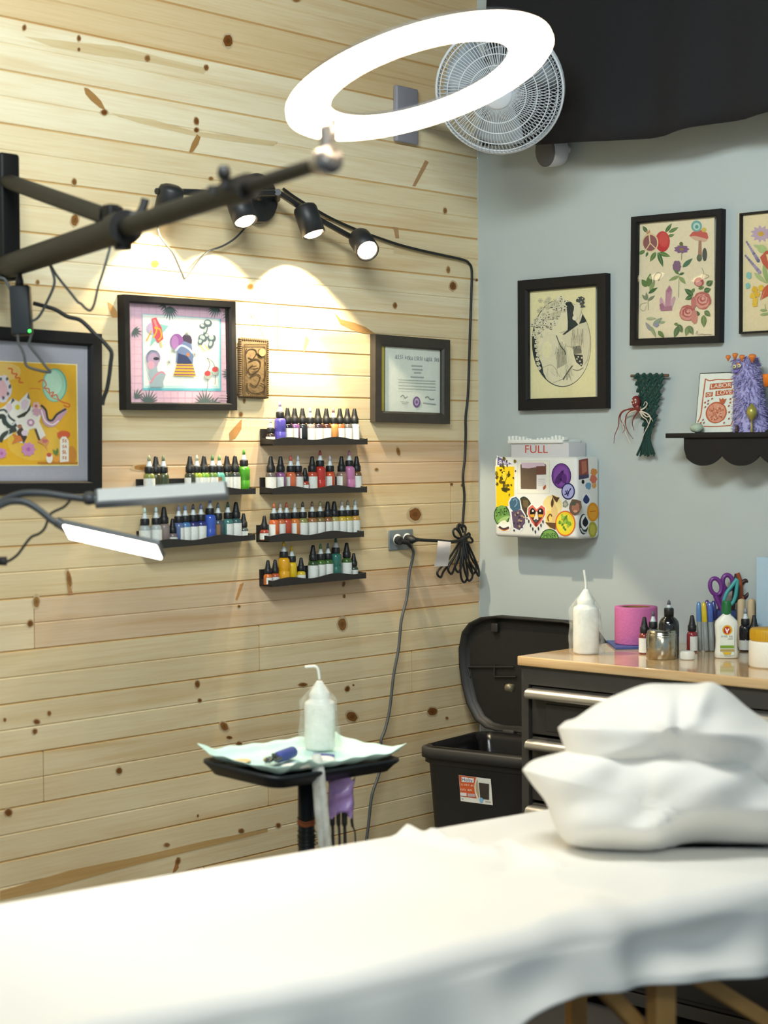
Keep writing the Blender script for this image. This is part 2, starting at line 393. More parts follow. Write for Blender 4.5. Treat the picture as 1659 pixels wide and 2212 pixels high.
# black fabric valance hung in front of the grey wall
def drape():
    mb = MB(); nx, nz = 90, 14; yb = -.20
    edge = [(1046, 316), (1100, 314), (1170, 311), (1250, 307), (1320, 306), (1400, 298), (1440, 292), (1500, 275), (1545, 265), (1610, 258), (1659, 245), (1760, 225)]
    pts = [onY(u, v, yb) for u, v in edge]
    x0, x1 = pts[0].x, 2.1
    rows = []
    for j in range(nz+1):
        r = []
        for i in range(nx+1):
            x = x0+(x1-x0)*i/nx; zb = np.interp(x, [p.x for p in pts], [p.z for p in pts])
            t = j/nz; z = zb+(CEIL-.01-zb)*t
            y = yb+.014*math.sin(x*19+1.3*math.sin(x*7))*(1-t)+.03*t
            r.append((x, y, z))
        rows.append(r)
    mb.rings(rows, 0, True, False, closed=False)
    o = obj('fabric_drape', mb, mat('#161518', .9, var=.15, scale=300, bump=.2))
    md = o.modifiers.new('thick', 'SOLIDIFY'); md.thickness = .004; md.offset = 1
    tag(o, 'black fabric hung across the top of the grey wall with a wavy lower edge', 'drape')
drape()

# ------------------------------------------------------------------ ceiling light of the room and added fill
def light(kind, name, loc, power, col, size=.3, target=None, size_y=None, spot=None, blend=.2):
    l = bpy.data.lights.new(name, kind); l.energy = power; l.color = col
    if kind == 'AREA':
        l.size = size
        if size_y: l.shape = 'RECTANGLE'; l.size_y = size_y
    else: l.shadow_soft_size = size
    if spot: l.spot_size = math.radians(spot); l.spot_blend = blend
    o = bpy.data.objects.new(name, l); COL.objects.link(o); o.location = loc
    if target is not None: o.rotation_euler = (Vector(target)-Vector(loc)).to_track_quat('-Z', 'Y').to_euler()
    return o
COOL = (.90, 1.0, 1.0); WARM = (1.0, .84, .58)
light('AREA', 'ceiling_fill', (1.7, -2.7, 3.0), 78, COOL, 1.2, (.6, -.4, 1.3), .5)
light('AREA', 'ceiling_fill', (4.4, -4.6, 2.95), 36, COOL, 1.2, (.9, -.4, 1.2), .6)  # unseen soft fill added behind the camera, no fixture there
wd = bpy.data.worlds.new('world'); SC.world = wd; wd.use_nodes = True
wd.node_tree.nodes['Background'].inputs[0].default_value = (.64, .82, .95, 1); wd.node_tree.nodes['Background'].inputs[1].default_value = .46
SC.view_settings.exposure = 0.25
# ------------------------------------------------------------------ framed pictures
def wall_mtx(wall, c, tilt=0.0):
    R = Matrix.Rotation(PI/2 if wall == 'L' else 0.0, 4, 'Z')
    return Matrix.Translation(c) @ R @ Matrix.Rotation(-tilt, 4, 'Y')
def on(wall, u, v, off): return onX(u, v, off) if wall == 'L' else onY(u, v, -off)
def wall_thing(name, label, cat, wall, quad, dep, group=None, gap=0.0):
    P = [on(wall, u, v, dep) for u, v in quad]; a = [(p.y if wall == 'L' else p.x) for p in P]; z = [p.z for p in P]
    w = ((a[1]-a[0])+(a[2]-a[3]))/2; h = ((z[0]-z[3])+(z[1]-z[2]))/2; tilt = math.atan2((z[1]-z[0]+z[2]-z[3])/2, w)
    ca, cz = sum(a)/4, sum(z)/4
    c = Vector((gap, ca, cz)) if wall == 'L' else Vector((ca, -gap, cz))
    M = wall_mtx(wall, c, tilt); t = thing(name, label, cat, mtx=M, group=group)
    iM = M.inverted()
    def tl(off):
        def f(u, v): q = iM @ on(wall, u, v, off); return (q.x, q.z)
        return f
    return t, w, h, tl
def bars(mb, w, h, mo, dep, lip=.006, mi=0, back=0.0):
    pr = [(0, -back), (0, -dep), (mo*.82, -dep), (mo, -dep+lip), (mo, -back-.002)]
    rings = []
    for ins, y in pr: rings.append([(-w/2+ins, y, -h/2+ins), (w/2-ins, y, -h/2+ins), (w/2-ins, y, h/2-ins), (-w/2+ins, y, h/2-ins)])
    mb.rings(rings, mi, False, False)
    return mb
def sheet(w, h, y, x0=0, z0=0, th=.001):
    mb = MB(); mb.box((x0-w/2, y, z0-h/2), (x0+w/2, y+th, z0+h/2)); return mb
def picture(name, label, wall, quad, mo, dep=.024, mould=FRAMEBLK):
    t, w, h, tl = wall_thing(name, label, 'picture', wall, quad, dep, gap=.0)
    mb = MB(); bars(mb, w, h, mo, dep); obj('picture_frame', mb, mould, t)
    obj('glass', sheet(w-2*mo+.004, h-2*mo+.004, -dep+.008, th=.0015), GLASS, t)
    return t, w, h, tl

# yellow print of a beast and a green moon, cut by the left edge of the photo
q = [(-150, 690), (219, 725), (222, 1062), (-150, 1074)]
t, w, h, tl = picture('framed_print', 'large black-framed yellow print with green moon and grey mat, far left', 'L', q, .033, .026)
obj('mat_board', sheet(w-.06, h-.06, -.008), ink('#a9a7b0'), t)
A = Art(tl(.0095), 0, 690, 5.671, y=-.0085)
A.poly([(-860, 470), (948, 548), (965, 1792), (-860, 1800)], '#f3e5a8')
A.poly([(-850, 482), (935, 558), (952, 1780), (-850, 1788)], '#e0aa28')
A.ell(450, 1500, 360, 230, '#e6b844'); A.ell(60, 640, 200, 110, '#e2bb66'); A.ell(880, 1660, 60, 110, '#cf8a34')
A.ell(672, 806, 152, 208, '#5fa58f'); A.ell(668, 808, 140, 196, '#9ccfb2'); A.ell(655, 780, 105, 150, '#b9dcc0')
A.curve([(470,770),(530,740),(570,800),(540,840),(600,850),(610,900),(660,890),(630,950),(690,920),(720,980),(760,1010),(850,1040),(840,1075),(780,1050)], 14, '#cf5a30')
A.curve([(540,830),(580,880),(600,900),(650,960),(720,985)], 10, '#d9713f')
A.curve([(100,600),(150,610),(150,660),(210,670),(190,710),(245,720),(235,765),(285,775)], 18, '#d2642c'); A.curve([(360,850),(430,845),(500,855)], 8, '#d2642c')
A.ell(40, 850, 100, 165, '#d8cfd2', jag=.08); A.ell(30, 860, 60, 110, '#dfb0b4', jag=.1)
for x, y in ((88,730),(122,820),(100,910),(40,960),(10,730)): A.ell(x, y, 17, 24, '#54575e', jag=.3)
A.poly([(-60,1130),(60,1060),(150,960),(230,1010),(345,890),(375,1000),(360,1080),(470,1050),(520,1120),(480,1250),(560,1420),(500,1480),(430,1330),(360,1350),(300,1520),(210,1500),(200,1360),(80,1460),(-40,1520),(-60,1300)], '#e8e2d6')
A.curve([(-40,1200),(40,1190),(60,1260),(130,1310),(200,1280)], 62, '#3f4540'); A.curve([(-20,1120),(60,1110),(120,1200),(190,1250)], 26, '#4a4f4c'); A.curve([(0,1500),(40,1420),(110,1380),(200,1340)], 55, '#41463f')
A.curve([(90,1140),(90,1230),(150,1290),(200,1240)], 18, '#cfd4cc'); A.curve([(60,1300),(110,1380),(60,1450)], 12, '#c8cbb8')
A.poly([(150,960),(185,990),(130,1040)], '#5a5a58'); A.poly([(345,890),(372,985),(330,960)], '#6a6668'); A.poly([(200,1190),(330,1120),(380,1030),(370,1110),(300,1190),(230,1210)], '#3c3a2a')
A.ell(215, 1075, 30, 34, '#d8c62c', n=14); A.ell(110, 1080, 36, 55, '#dcc3cc', jag=.15); A.ell(300, 1040, 46, 66, '#dcc6cf', jag=.2); A.ell(375, 1265, 46, 44, '#b98aa6', jag=.1); A.ell(375, 1262, 22, 22, '#ead7dc')
A.ell(440, 1060, 44, 46, '#e0b9ae', jag=.2); A.ell(440, 1060, 18, 18, '#c0575a'); A.ell(460, 1130, 60, 50, '#cf9fae', jag=.25)
A.curve([(490,1100),(540,1170),(560,1260),(640,1285),(710,1220),(800,1100)], 64, '#c39aac', taper=False); A.curve([(500,1050),(560,1110),(585,1220),(640,1235),(700,1160),(810,1095)], 26, '#3c3b3a'); A.curve([(505,1110),(550,1240),(640,1290),(720,1240)], 16, '#e8dedf')
A.poly([(200,1380),(260,1300),(300,1380),(330,1440),(290,1520),(220,1420)], '#4b3b32'); A.ell(300, 1390, 40, 36, '#d9cad6'); A.ell(240, 1310, 28, 26, '#a86f52')
A.poly([(150,1400),(250,1430),(280,1490),(220,1500),(140,1530),(180,1460)], '#d67d3d'); A.flower(345, 1590, 92, 9, '#c98ab8', '#b5689d', pw=.8); A.flower(15, 1640, 70, 8, '#c98ab8', '#b5689d', pw=.8)
A.poly([(450,1500),(540,1430),(600,1490),(570,1560),(580,1620),(540,1540)], '#d49462'); A.ell(545, 1490, 34, 24, '#c46e6c', jag=.2); A.line([(430,1340),(480,1480)], 24, '#4b4038')
A.rect(455, 1745, 950, 1765, '#c8802c')
A.poly([(728,1480),(755,1430),(800,1430),(838,1490),(838,1740),(730,1750)], '#e9e4d6'); A.ell(775, 1400, 78, 36, '#cf5f34'); A.ell(730, 1415, 30, 40, '#cf5f34'); A.ell(825, 1410, 30, 34, '#cf5f34')
for i in range(4): A.scrawl(755, 1462+i*68, 815, 1512+i*68, 2, 12, '#c66a3a')
A.leaf(690, 1660, 640, 1590, 18, '#6f8a3f'); A.leaf(690, 1660, 700, 1570, 16, '#5d7a38'); A.ell(600, 1700, 40, 60, '#efe7dc'); A.ell(595, 1660, 30, 26, '#c65a4a'); A.ell(685, 1710, 42, 38, '#e09a3a')
A.build('print', t)

# pink print with palm leaves
q = [(270.3, 634.7), (509.8, 652.2), (511.8, 885.5), (271.8, 886.0)]
t, w, h, tl = picture('framed_print', 'black-framed pink print with palm leaves and small drawings on the wood wall', 'L', q, .020, .030)
A = Art(tl(.0095), 260, 600, 3.072, y=-.0085)
A.poly([(60, 135), (750, 180), (755, 860), (65, 862)], '#e3bcca')
for i in range(14): A.line([(80, 170+i*48), (740, 200+i*46)], 5, '#d9aebf')
for i in range(14): A.line([(95+i*48, 150), (97+i*48, 850)], 5, '#d9aebf')
def palm(cx, cy, a0, n, L, col='#5a6a66', spread=1.9):
    for k in range(n):
        a = a0-spread/2+spread*k/(n-1); l = L*(1-.35*abs(k/(n-1)*2-1)); A.leaf(cx, cy, cx+l*math.cos(a), cy+l*math.sin(a), 5, col)
A.poly([(146, 238), (668, 272), (670, 752), (150, 748)], '#6fb9c4'); A.poly([(148, 240), (660, 273), (660, 735), (154, 732)], '#bfe0dc'); A.poly([(150, 243), (648, 276), (648, 718), (158, 716)], '#eeefe4')
palm(330, 190, 1.6, 9, 105); palm(300, 180, 2.6, 4, 60); palm(640, 185, 2.0, 9, 95); palm(735, 215, 2.2, 6, 90, spread=1.3); palm(84, 350, .5, 7, 70, spread=2.4); palm(738, 640, 3.3, 8, 75, spread=2.2); palm(180, 835, -1.3, 10, 105, spread=2.4); palm(95, 800, -.9, 5, 90, spread=1.4); palm(560, 840, -1.6, 10, 110, spread=2.6); palm(610, 835, -.5, 4, 70)
# ice lolly with triangle and disc
A.ell(205, 335, 30, 38, '#c3aecb'); A.poly([(235, 300), (320, 320), (195, 455)], '#8cc4bd'); A.line([(205, 350), (172, 420)], 9, '#d9b24a'); A.line([(262, 420), (274, 460)], 12, '#d9c07a'); A.poly([(206, 270), (236, 264), (272, 330), (284, 405), (248, 432), (220, 390)], '#cf5560'); A.poly([(214, 278), (230, 276), (250, 335), (240, 350)], '#e08d8c')
A.curve([(215, 400), (240, 350), (225, 330), (262, 345), (270, 390), (250, 415)], 9, '#e0b03c')
# dog of balloons
for a in ((580,300,28,22),(545,320,22,16),(565,350,12,34),(545,400,30,24),(575,385,20,16),(605,400,28,26),(600,440,18,30),(530,425,18,22)): A.ell(*a, '#55636a', ang=20); A.ell(a[0]-3, a[1]-4, a[2]*.6, a[3]*.6, '#a9b8b6', ang=20)
A.ell(600, 365, 20, 26, '#e6b8cc'); A.line([(525, 445), (560, 490)], 7, '#d9c46a'); A.line([(555, 440), (590, 485)], 7, '#d9c46a')
# keyhole of hills, disc and striped rug
A.ell(438, 420, 36, 46, '#4a3f52'); A.ell(372, 425, 44, 54, '#8f5b9c'); A.ell(360, 430, 24, 46, '#a679b0'); A.poly([(366, 560), (375, 470), (420, 420), (470, 440), (482, 520), (478, 575), (400, 580)], '#6f7fa3'); A.poly([(375, 560), (380, 500), (440, 520), (470, 560), (470, 578), (375, 575)], '#3a4266'); A.curve([(360, 490), (400, 450), (450, 470), (478, 500)], 14, '#b9c6d4'); A.ell(447, 510, 10, 12, '#d97a3c')
A.poly([(372, 572), (478, 572), (500, 656), (348, 652)], '#d6b33a')
for i in range(4): A.line([(368-i*5, 582+i*20), (482+i*5, 584+i*20)], 7, '#8a4d7e')
for x, y in ((320, 560), (490, 510), (440, 370), (345, 485)):
    for k in range(3): A.line([(x-16*math.cos(k*1.05), y-16*math.sin(k*1.05)), (x+16*math.cos(k*1.05), y+16*math.sin(k*1.05))], 4, '#8a938c')
# classical bust with sunglasses
A.ell(215, 530, 48, 50, '#8f88a6'); A.ell(215, 550, 36, 52, '#b39ab4'); A.poly([(190, 590), (240, 590), (245, 620), (300, 640), (280, 690), (285, 725), (190, 725), (200, 680), (185, 640)], '#9fb0b5'); A.curve([(195, 700), (230, 650), (270, 625), (290, 640)], 12, '#cf8d9d'); A.ell(235, 537, 20, 11, '#3a3a44'); A.ell(200, 580, 24, 28, '#d3a1b1'); A.curve([(175, 510), (200, 485), (240, 490)], 10, '#6f7f96')
# cherries on picks
for x, y in ((578, 645), (628, 618)): A.ell(x, y, 26, 30, '#9aa49a'); A.ell(x-3, y-10, 20, 18, '#b13e44'); A.line([(x, y+25), (x-4, y+90)], 4, '#7a817a')
A.curve([(575, 620), (590, 570), (570, 530)], 5, '#5f6a5c'); A.curve([(625, 600), (610, 560), (570, 530)], 5, '#5f6a5c')
for i in range(3): A.line([(650, 775+i*16), (705, 778+i*16)], 6, '#d9c3cc')
A.build('print', t)

# certificate
q = [(812.2, 721.5), (973.3, 734.5), (971.5, 916), (809.8, 911.5)]
t, w, h, tl = picture('framed_certificate', 'certificate with a purple seal in a dark frame lined with gold, on the wood wall', 'L', q, .034, .022, mat('#3a352f', .45, var=.3, scale=50, bump=.1))
A = Art(tl(.0095), 780, 680, 3.568, y=-.0085)
A.poly([(150, 180), (690, 222), (690, 812), (150, 790)], '#c8b44e'); A.poly([(180, 212), (672, 246), (666, 782), (178, 768)], '#6a6a4a'); A.poly([(188, 222), (666, 256), (658, 780), (186, 762)], '#e6ecdf')
A.scrawl(262, 305, 600, 340, 27, 5, '#94949c', .075)
for y, x0, x1 in ((392, 385, 470), (420, 390, 470), (445, 405, 460), (478, 378, 482)): A.line([(x0, y), (x1, y+.04*(x1-x0))], 9, '#b3b6b2')
for y in (500, 520, 545, 568): A.line([(284, y), (572, y+12)], 5, '#b9bdb6')
A.ell(425, 672, 29, 42, '#7d5f92'); A.ell(425, 672, 18, 28, '#b9a7c4'); A.ell(425, 672, 9, 14, '#7d5f92')
A.curve([(300, 635), (320, 620), (335, 640), (355, 630)], 6, '#8f9196'); A.curve([(490, 640), (510, 630), (530, 650), (560, 650)], 6, '#8f9196'); A.line([(298, 668), (365, 676)], 5, '#b3b6b2'); A.line([(475, 680), (572, 690)], 7, '#a9acae'); A.line([(310, 682), (355, 686)], 4, '#b3b6b2')
A.build('print', t)

# oval ink drawing
q = [(1118, 606.8), (1308.2, 589), (1308.4, 882.3), (1119, 886.6)]
t, w, h, tl = picture('framed_drawing', 'black-framed oval ink drawing of a woman in a flowered hat on cream paper', 'B', q, .036, .026)
A = Art(tl(.0095), 1110, 580, 6.914, y=-.0085)
A.poly([(190, 330), (1220, 250), (1220, 1930), (190, 1960)], '#e2d9a8')
A.ell(708, 1115, 442, 655, '#3a3d3c', -2, 48); A.ell(712, 1112, 432, 645, '#ddd6b4', -2, 48)
dk, mid, pale = '#2c3434', '#9c977f', '#d9d3b5'
A.poly([(760, 500), (850, 500), (905, 580), (880, 660), (900, 760), (960, 840), (880, 930), (800, 1000), (720, 985), (800, 920), (805, 800), (790, 640)], dk)
A.poly([(1020, 680), (1085, 790), (960, 850), (1000, 760)], dk); A.poly([(300, 880), (330, 1000), (340, 1250), (420, 1440), (440, 1560), (500, 1680), (400, 1570), (320, 1420), (275, 1200), (275, 1020)], dk)
A.poly([(890, 1280), (1035, 1290), (1040, 1390), (1010, 1465), (930, 1400)], dk)
for x, y in ((960, 1320), (1010, 1335), (985, 1385), (1000, 1430), (940, 1350)): A.ell(x, y, 12, 12, '#ddd8bf', n=8)
A.poly([(885, 1160), (1005, 1140), (1010, 1270), (890, 1280)], '#6d6c5f')
for k in range(95):   # blossoms of the hat
    a = rnd.random(); x = 330+a*440+rnd.uniform(-70, 50); y = 900-a*390+rnd.uniform(-110, 150)
    A.flower(x, y, rnd.uniform(26, 46), 5, rnd.choice([pale, '#e2dcc0', '#cfc9ac', pale]), rnd.choice([dk, '#3f3f38', '#6a6858', mid, dk]), pw=.9, ang=rnd.random()*6); A.line([(x-20, y+24), (x+18, y+30)], 9, rnd.choice(['#55554a', mid, dk]))
for k in range(20): A.flower(370+rnd.uniform(0, 320), 450+rnd.uniform(0, 260), 40, 6, '#c6c09f', '#a8a385', pw=.5)
for k in range(9): A.flower(320+8*(k % 3)+k*6, 960+k*66, 34, 5, '#d6d0b2', mid, pw=.9)
A.poly([(700, 740), (800, 740), (812, 880), (800, 930), (690, 960), (640, 880)], '#dcd5b0')
A.poly([(480, 950), (720, 1010), (780, 1120), (780, 1300), (880, 1440), (760, 1640), (600, 1700), (470, 1600), (420, 1420), (400, 1180)], '#d8d2b2')
A.poly([(720, 1020), (980, 830), (1085, 800), (1135, 960), (1145, 1120), (1100, 1380), (1045, 1440), (1030, 1280), (1000, 1150), (880, 1170), (800, 1160)], '#d2cbac')
A.ell(500, 1210, 75, 120, '#e0dab0'); A.poly([(640, 1250), (780, 1230), (800, 1420), (650, 1500)], '#a9a48d')
for k in range(26):
    x = 640+rnd.uniform(0, 140); A.line([(x, 1060+rnd.uniform(0, 200)), (x+rnd.uniform(-40, 30), 1250+rnd.uniform(0, 230))], 6, rnd.choice([mid, '#8b8773', '#b5b096']))
for k in range(28):
    x = 880+rnd.uniform(0, 180); A.line([(x, 950+rnd.uniform(-60, 60)), (x+rnd.uniform(-30, 10), 1120+rnd.uniform(-60, 90))], 6, rnd.choice([mid, '#8b8773', '#b5b096', '#c4b8a0']))
for k in range(22):
    x = 480+rnd.uniform(0, 420); A.line([(x, 1480+rnd.uniform(-60, 90)), (x+rnd.uniform(-30, 80), 1600+rnd.uniform(-40, 90))], 6, rnd.choice([mid, '#b5b096', '#c4bda0']))
A.curve([(640, 1000), (700, 1150), (760, 1230), (780, 1290)], 14, '#4a4a40'); A.curve([(880, 1450), (800, 1560), (740, 1660)], 14, '#5a5a4d'); A.curve([(440, 1480), (560, 1440), (640, 1510)], 8, mid); A.curve([(880, 1500), (960, 1520), (1040, 1480)], 8, '#7d7a68')
A.ell(1000, 480, 55, 65, '#4b4d48', jag=.25); A.ell(960, 620, 60, 110, '#d7d0b0', jag=.15); A.ell(915, 740, 34, 36, '#e0dac0'); A.line([(980, 700), (975, 830)], 14, '#d7d0b0'); A.poly([(1010, 520), (1080, 570), (1000, 590)], '#55564d')
for x, y in ((970, 450), (1010, 500), (1030, 450), (985, 520)): A.ell(x, y, 9, 9, '#ddd8bf', n=7)
A.build('print', t)

# botanical print: pomegranate, mushroom and roses
q = [(1361.3, 468.9), (1556.5, 450.1), (1555.4, 739.7), (1361.6, 746.3)]
t, w, h, tl = picture('framed_print', 'black-framed cream print of a pomegranate, mushroom, crystals and roses on the grey wall', 'B', q, .020, .026)
A = Art(tl(.0095), 1350, 440, 6.914, y=-.0085)
A.poly([(140, 260), (1335, 150), (1335, 2030), (140, 2050)], '#dccfae')
g1, g2, g3 = '#5f7a46', '#46663f', '#8a9a63'
for x0, y0, x1, y1, w_ in ((330,430,260,330,30),(600,430,700,290,28),(650,430,800,350,28),(640,490,740,460,24),(300,700,190,760,28),(340,720,310,800,18),(460,720,370,870,34),(490,720,570,950,34),(500,730,680,790,34)): A.leaf(x0, y0, x1, y1, w_, rnd.choice([g1, g2]), '#9db07a')
A.ell(560, 565, 110, 155, '#b93a3c'); A.ell(575, 540, 70, 110, '#c64a46'); A.ell(375, 580, 124, 142, '#d8bf94'); A.ell(375, 585, 105, 120, '#8a5a58')
A.line([(360, 460), (375, 600)], 18, '#d8bf94'); A.line([(375, 590), (310, 690)], 14, '#d8bf94'); A.line([(375, 590), (460, 670)], 14, '#d8bf94'); A.poly([(325, 460), (310, 400), (345, 420), (365, 380), (380, 430)], '#b98a62')
A.poly([(960, 480), (1010, 420), (1150, 390), (1230, 440), (1245, 510), (1200, 560), (1050, 545)], '#c05a52'); A.poly([(965, 490), (1050, 480), (1200, 520), (1235, 540), (1190, 575), (1050, 550)], '#c9a68a'); A.poly([(1100, 550), (1140, 550), (1150, 830), (1085, 830)], '#a07a62'); A.ell(1068, 335, 80, 85, '#6fa19a'); A.ell(1070, 340, 52, 55, '#a9cabd'); A.ell(1072, 345, 26, 28, '#5b8f8a'); A.ell(1180, 390, 40, 34, '#c9b25a'); A.ell(1190, 760, 36, 100, '#4d4d4a'); A.ell(1110, 810, 40, 55, '#5f6650')
A.flower(845, 680, 120, 9, '#7d5a7e', '#8a7a3a', pw=.5, sq=.55); A.ell(840, 600, 28, 30, '#6a6a34'); A.line([(850, 700), (845, 840)], 9, '#77805a'); A.ell(775, 940, 62, 88, '#7d5f78', jag=.12); A.leaf(860, 950, 1010, 815, 34, '#57775a'); A.leaf(740, 990, 810, 1060, 22, g1); A.leaf(810, 1060, 890, 1030, 18, g2); A.leaf(810, 1080, 650, 1150, 26, g3); A.leaf(815, 1090, 910, 1200, 30, g3); A.line([(810, 1050), (800, 1400)], 10, '#9a9c7c')
A.leaf(330, 1240, 250, 1130, 44, g1); A.leaf(350, 1240, 380, 1040, 44, g1); A.leaf(370, 1300, 450, 1140, 30, g3); A.leaf(350, 1340, 490, 1250, 24, g2); A.leaf(330, 1440, 255, 1360, 24, '#7a8468'); A.leaf(340, 1450, 450, 1370, 22, '#7a8468'); A.leaf(330, 1440, 320, 1320, 20, '#7a8468'); A.curve([(430, 1200), (440, 1080), (500, 1030), (545, 1060), (500, 1150)], 16, '#8a8a70'); A.curve([(320, 1480), (240, 1500), (230, 1570), (290, 1600), (320, 1520)], 8, '#b3a88a'); A.line([(345, 1450), (350, 1590)], 10, '#a39a80')
cr = ('#b58496', '#a06a80', '#c59aa6')
for pts, c in (([(600, 1570), (610, 1300), (665, 1215), (705, 1290), (665, 1580)], cr[0]), ([(520, 1590), (520, 1420), (545, 1390), (620, 1560)], cr[2]), ([(660, 1580), (700, 1420), (740, 1380), (755, 1410), (700, 1580)], cr[2]), ([(515, 1510), (560, 1480), (600, 1540), (700, 1520), (705, 1595), (540, 1605)], cr[1]), ([(630, 1300), (668, 1225), (700, 1290), (650, 1330)], cr[1])): A.poly(pts, c)
def rose(cx, cy, r):
    A.ell(cx, cy, r, r, '#b0605a', jag=.08, n=16); A.ell(cx-.1*r, cy+.1*r, r*.82, r*.8, '#c98a80', jag=.08, n=16)
    for k, q_ in enumerate((.68, .52, .36, .2)): A.ell(cx+.05*r*(k % 2), cy-.06*r*k, r*q_, r*q_*.9, ('#a9524f', '#cf9a8e')[k % 2], jag=.1, n=14)
for l in ((1020,1370,890,1270,40),(1000,1330,1040,1260,24),(1010,1380,900,1430,34),(1180,1310,1285,1270,40),(1220,1220,1315,1150,44),(1080,1600,1060,1690,50),(1190,1600,1280,1680,40),(1180,1660,1180,1850,44),(800,1830,740,2000,40),(800,1800,860,1930,40),(960,1820,910,1980,40),(960,1820,1020,1960,40),(800,1800,730,1800,24)): A.leaf(*l, rnd.choice([g1, g2]), '#90a06e')
rose(1165, 1440, 132); rose(940, 1630, 122); A.ell(1040, 1690, 48, 110, '#c07a70', jag=.1); A.ell(1030, 1480, 40, 90, '#b8706a', jag=.1)
A.ell(1110, 1170, 72, 68, '#a8484c', jag=.06); A.ell(1105, 1190, 50, 40, '#c98f86', jag=.1); A.leaf(1100, 1270, 1190, 1240, 24, g1); A.curve([(1160, 1110), (1180, 1030), (1150, 960)], 6, '#8a8a68'); A.curve([(1180, 1050), (1260, 1080), (1200, 1120)], 6, '#a98a68')
A.leaf(320, 1720, 470, 1710, 22, '#a3aa88'); A.leaf(400, 1900, 310, 1770, 30, '#8f8f90'); A.leaf(420, 1820, 560, 1700, 34, '#84957f'); A.leaf(500, 1900, 590, 2000, 34, g1); A.leaf(390, 1830, 470, 2000, 26, '#8c9b72'); A.ell(470, 1810, 40, 34, '#8b8ba0', jag=.2); A.leaf(520, 1780, 610, 1760, 18, '#8fa584')
A.curve([(1065, 1950), (1085, 1900), (1100, 1960), (1150, 1945), (1200, 1955), (1250, 1950), (1300, 1958)], 7, '#8a7f70')
A.build('print', t)

# flower print, cut by the right edge of the photo
q = [(1595, 461), (1795, 440), (1795, 711), (1598, 721)]
t, w, h, tl = picture('framed_print', 'thin-framed cream print of lavender, daisy and red flowers on the grey wall', 'B', q, .006, .020)
A = Art(tl(.0095), 1580, 440, 6.911, y=-.0085)
A.poly([(100, 140), (1500, 0), (1500, 1900), (130, 1950)], '#dac9a0')
A.flower(440, 450, 165, 11, '#b39aac', '#c49a3a', pw=.42, sq=.8)
for a, b in (((230, 575), (400, 850)), ((215, 780), (420, 1020))):
    for k in range(9): x = a[0]+(b[0]-a[0])*k/8; y = a[1]+(b[1]-a[1])*k/8; A.ell(x, y, 16+k*1.6, 22+k, rnd.choice(['#847a94', '#6f6a82', '#988aa6']), ang=-30, n=10)
A.leaf(330, 620, 480, 660, 24, '#a9b088'); A.leaf(380, 640, 560, 720, 60, '#a3b578'); A.leaf(340, 1030, 530, 1190, 34, '#a3ad78'); A.leaf(480, 900, 540, 1200, 34, '#8fa366')
A.poly([(430, 800), (520, 700), (700, 720), (800, 900), (700, 1040), (560, 1000), (470, 900)], '#b5523f'); A.poly([(520, 760), (600, 740), (640, 860), (560, 900)], '#d9c48a'); A.poly([(430, 1440), (480, 1260), (620, 1150), (760, 1250), (700, 1400), (560, 1370)], '#bd5a40'); A.poly([(440, 1460), (520, 1240), (450, 1420)], '#e2d5b5')
A.ell(265, 1075, 42, 52, '#7fb0a6', jag=.2); A.ell(250, 1225, 36, 48, '#7fb0a6', jag=.2)
for x, y in ((350, 1280), (440, 1260), (320, 1370), (390, 1350), (360, 1440), (350, 1500)): A.ell(x, y, 42, 44, rnd.choice(['#d9b13a', '#d2a52c']), jag=.2)
A.leaf(430, 1590, 540, 1590, 20, '#93a26c'); A.leaf(430, 1660, 600, 1630, 22, '#93a26c'); A.line([(505, 1500), (515, 1590)], 10, '#93a26c')
A.build('print', t)

# small carved plaque hung on a cord
q = [(517, 729), (583, 733), (582, 862), (519, 858)]
t, w, h, tl = wall_thing('hanging_plaque', 'small carved brown plaque hung on a thin cord beside the pink print', 'plaque', 'L', q, .016)
mb = MB(); mb.box((-w/2+.006, -.014, -h/2+.006), (w/2-.006, -.002, h/2-.006), bev=.003); obj('panel', mb, mat('#6f5a3a', .6, var=.35, scale=70, bump=.4), t)
mb = MB()
rim = [(-w/2+.005, -h/2+.005), (w/2-.005, -h/2+.005), (w/2-.005, h/2-.005), (-w/2+.005, h/2-.005)]
for i in range(4):
    a, b = rim[i], rim[(i+1) % 4]; n = 26 if i % 2 else 13
    for k in range(n):
        x, z = a[0]+(b[0]-a[0])*k/n, a[1]+(b[1]-a[1])*k/n; mb.ball((x, -.010, z), .0062, n=7, sc=(1, 1, .8) if i % 2 else (.8, 1, 1))
obj('lacing', mb, mat('#57462c', .8, var=.3, scale=90), t)
A = Art(tl(.016), 260, 600, 3.072, y=-.0145, step=.0002)
for pts in ([(830,520),(850,480),(890,475),(905,500),(880,540),(850,530)],[(905,500),(930,520),(960,500),(950,470),(920,480)],[(850,560),(900,540),(930,560),(920,610),(870,640),(850,610),(880,580)],[(860,660),(900,640),(930,660),(900,720),(860,700)],[(840,700),(850,750),(900,770),(960,750)],[(930,700),(960,720),(950,760)],[(840,470),(830,500),(835,560),(840,640)],[(960,560),(970,620),(950,680)],[(870,590),(905,585)],[(880,610),(915,600)]): A.curve(pts, 7, '#33281a')
for r in ((822, 440, 968, 448), (822, 780, 968, 788), (818, 440, 826, 788), (962, 440, 970, 788)): A.rect(*r, '#4f3f26')
A.ell(940, 495, 22, 26, '#a68e5c')
A.build('carving', t)
mb = MB(); top = Vector((.0+.001, -.004, h/2+.075))
mb.tube([(-w/2+.008, -.008, h/2-.006), top, (w/2-.008, -.008, h/2-.006)], .0011, 6)
obj('cord', mb, mat('#8a6f45', .8), t)
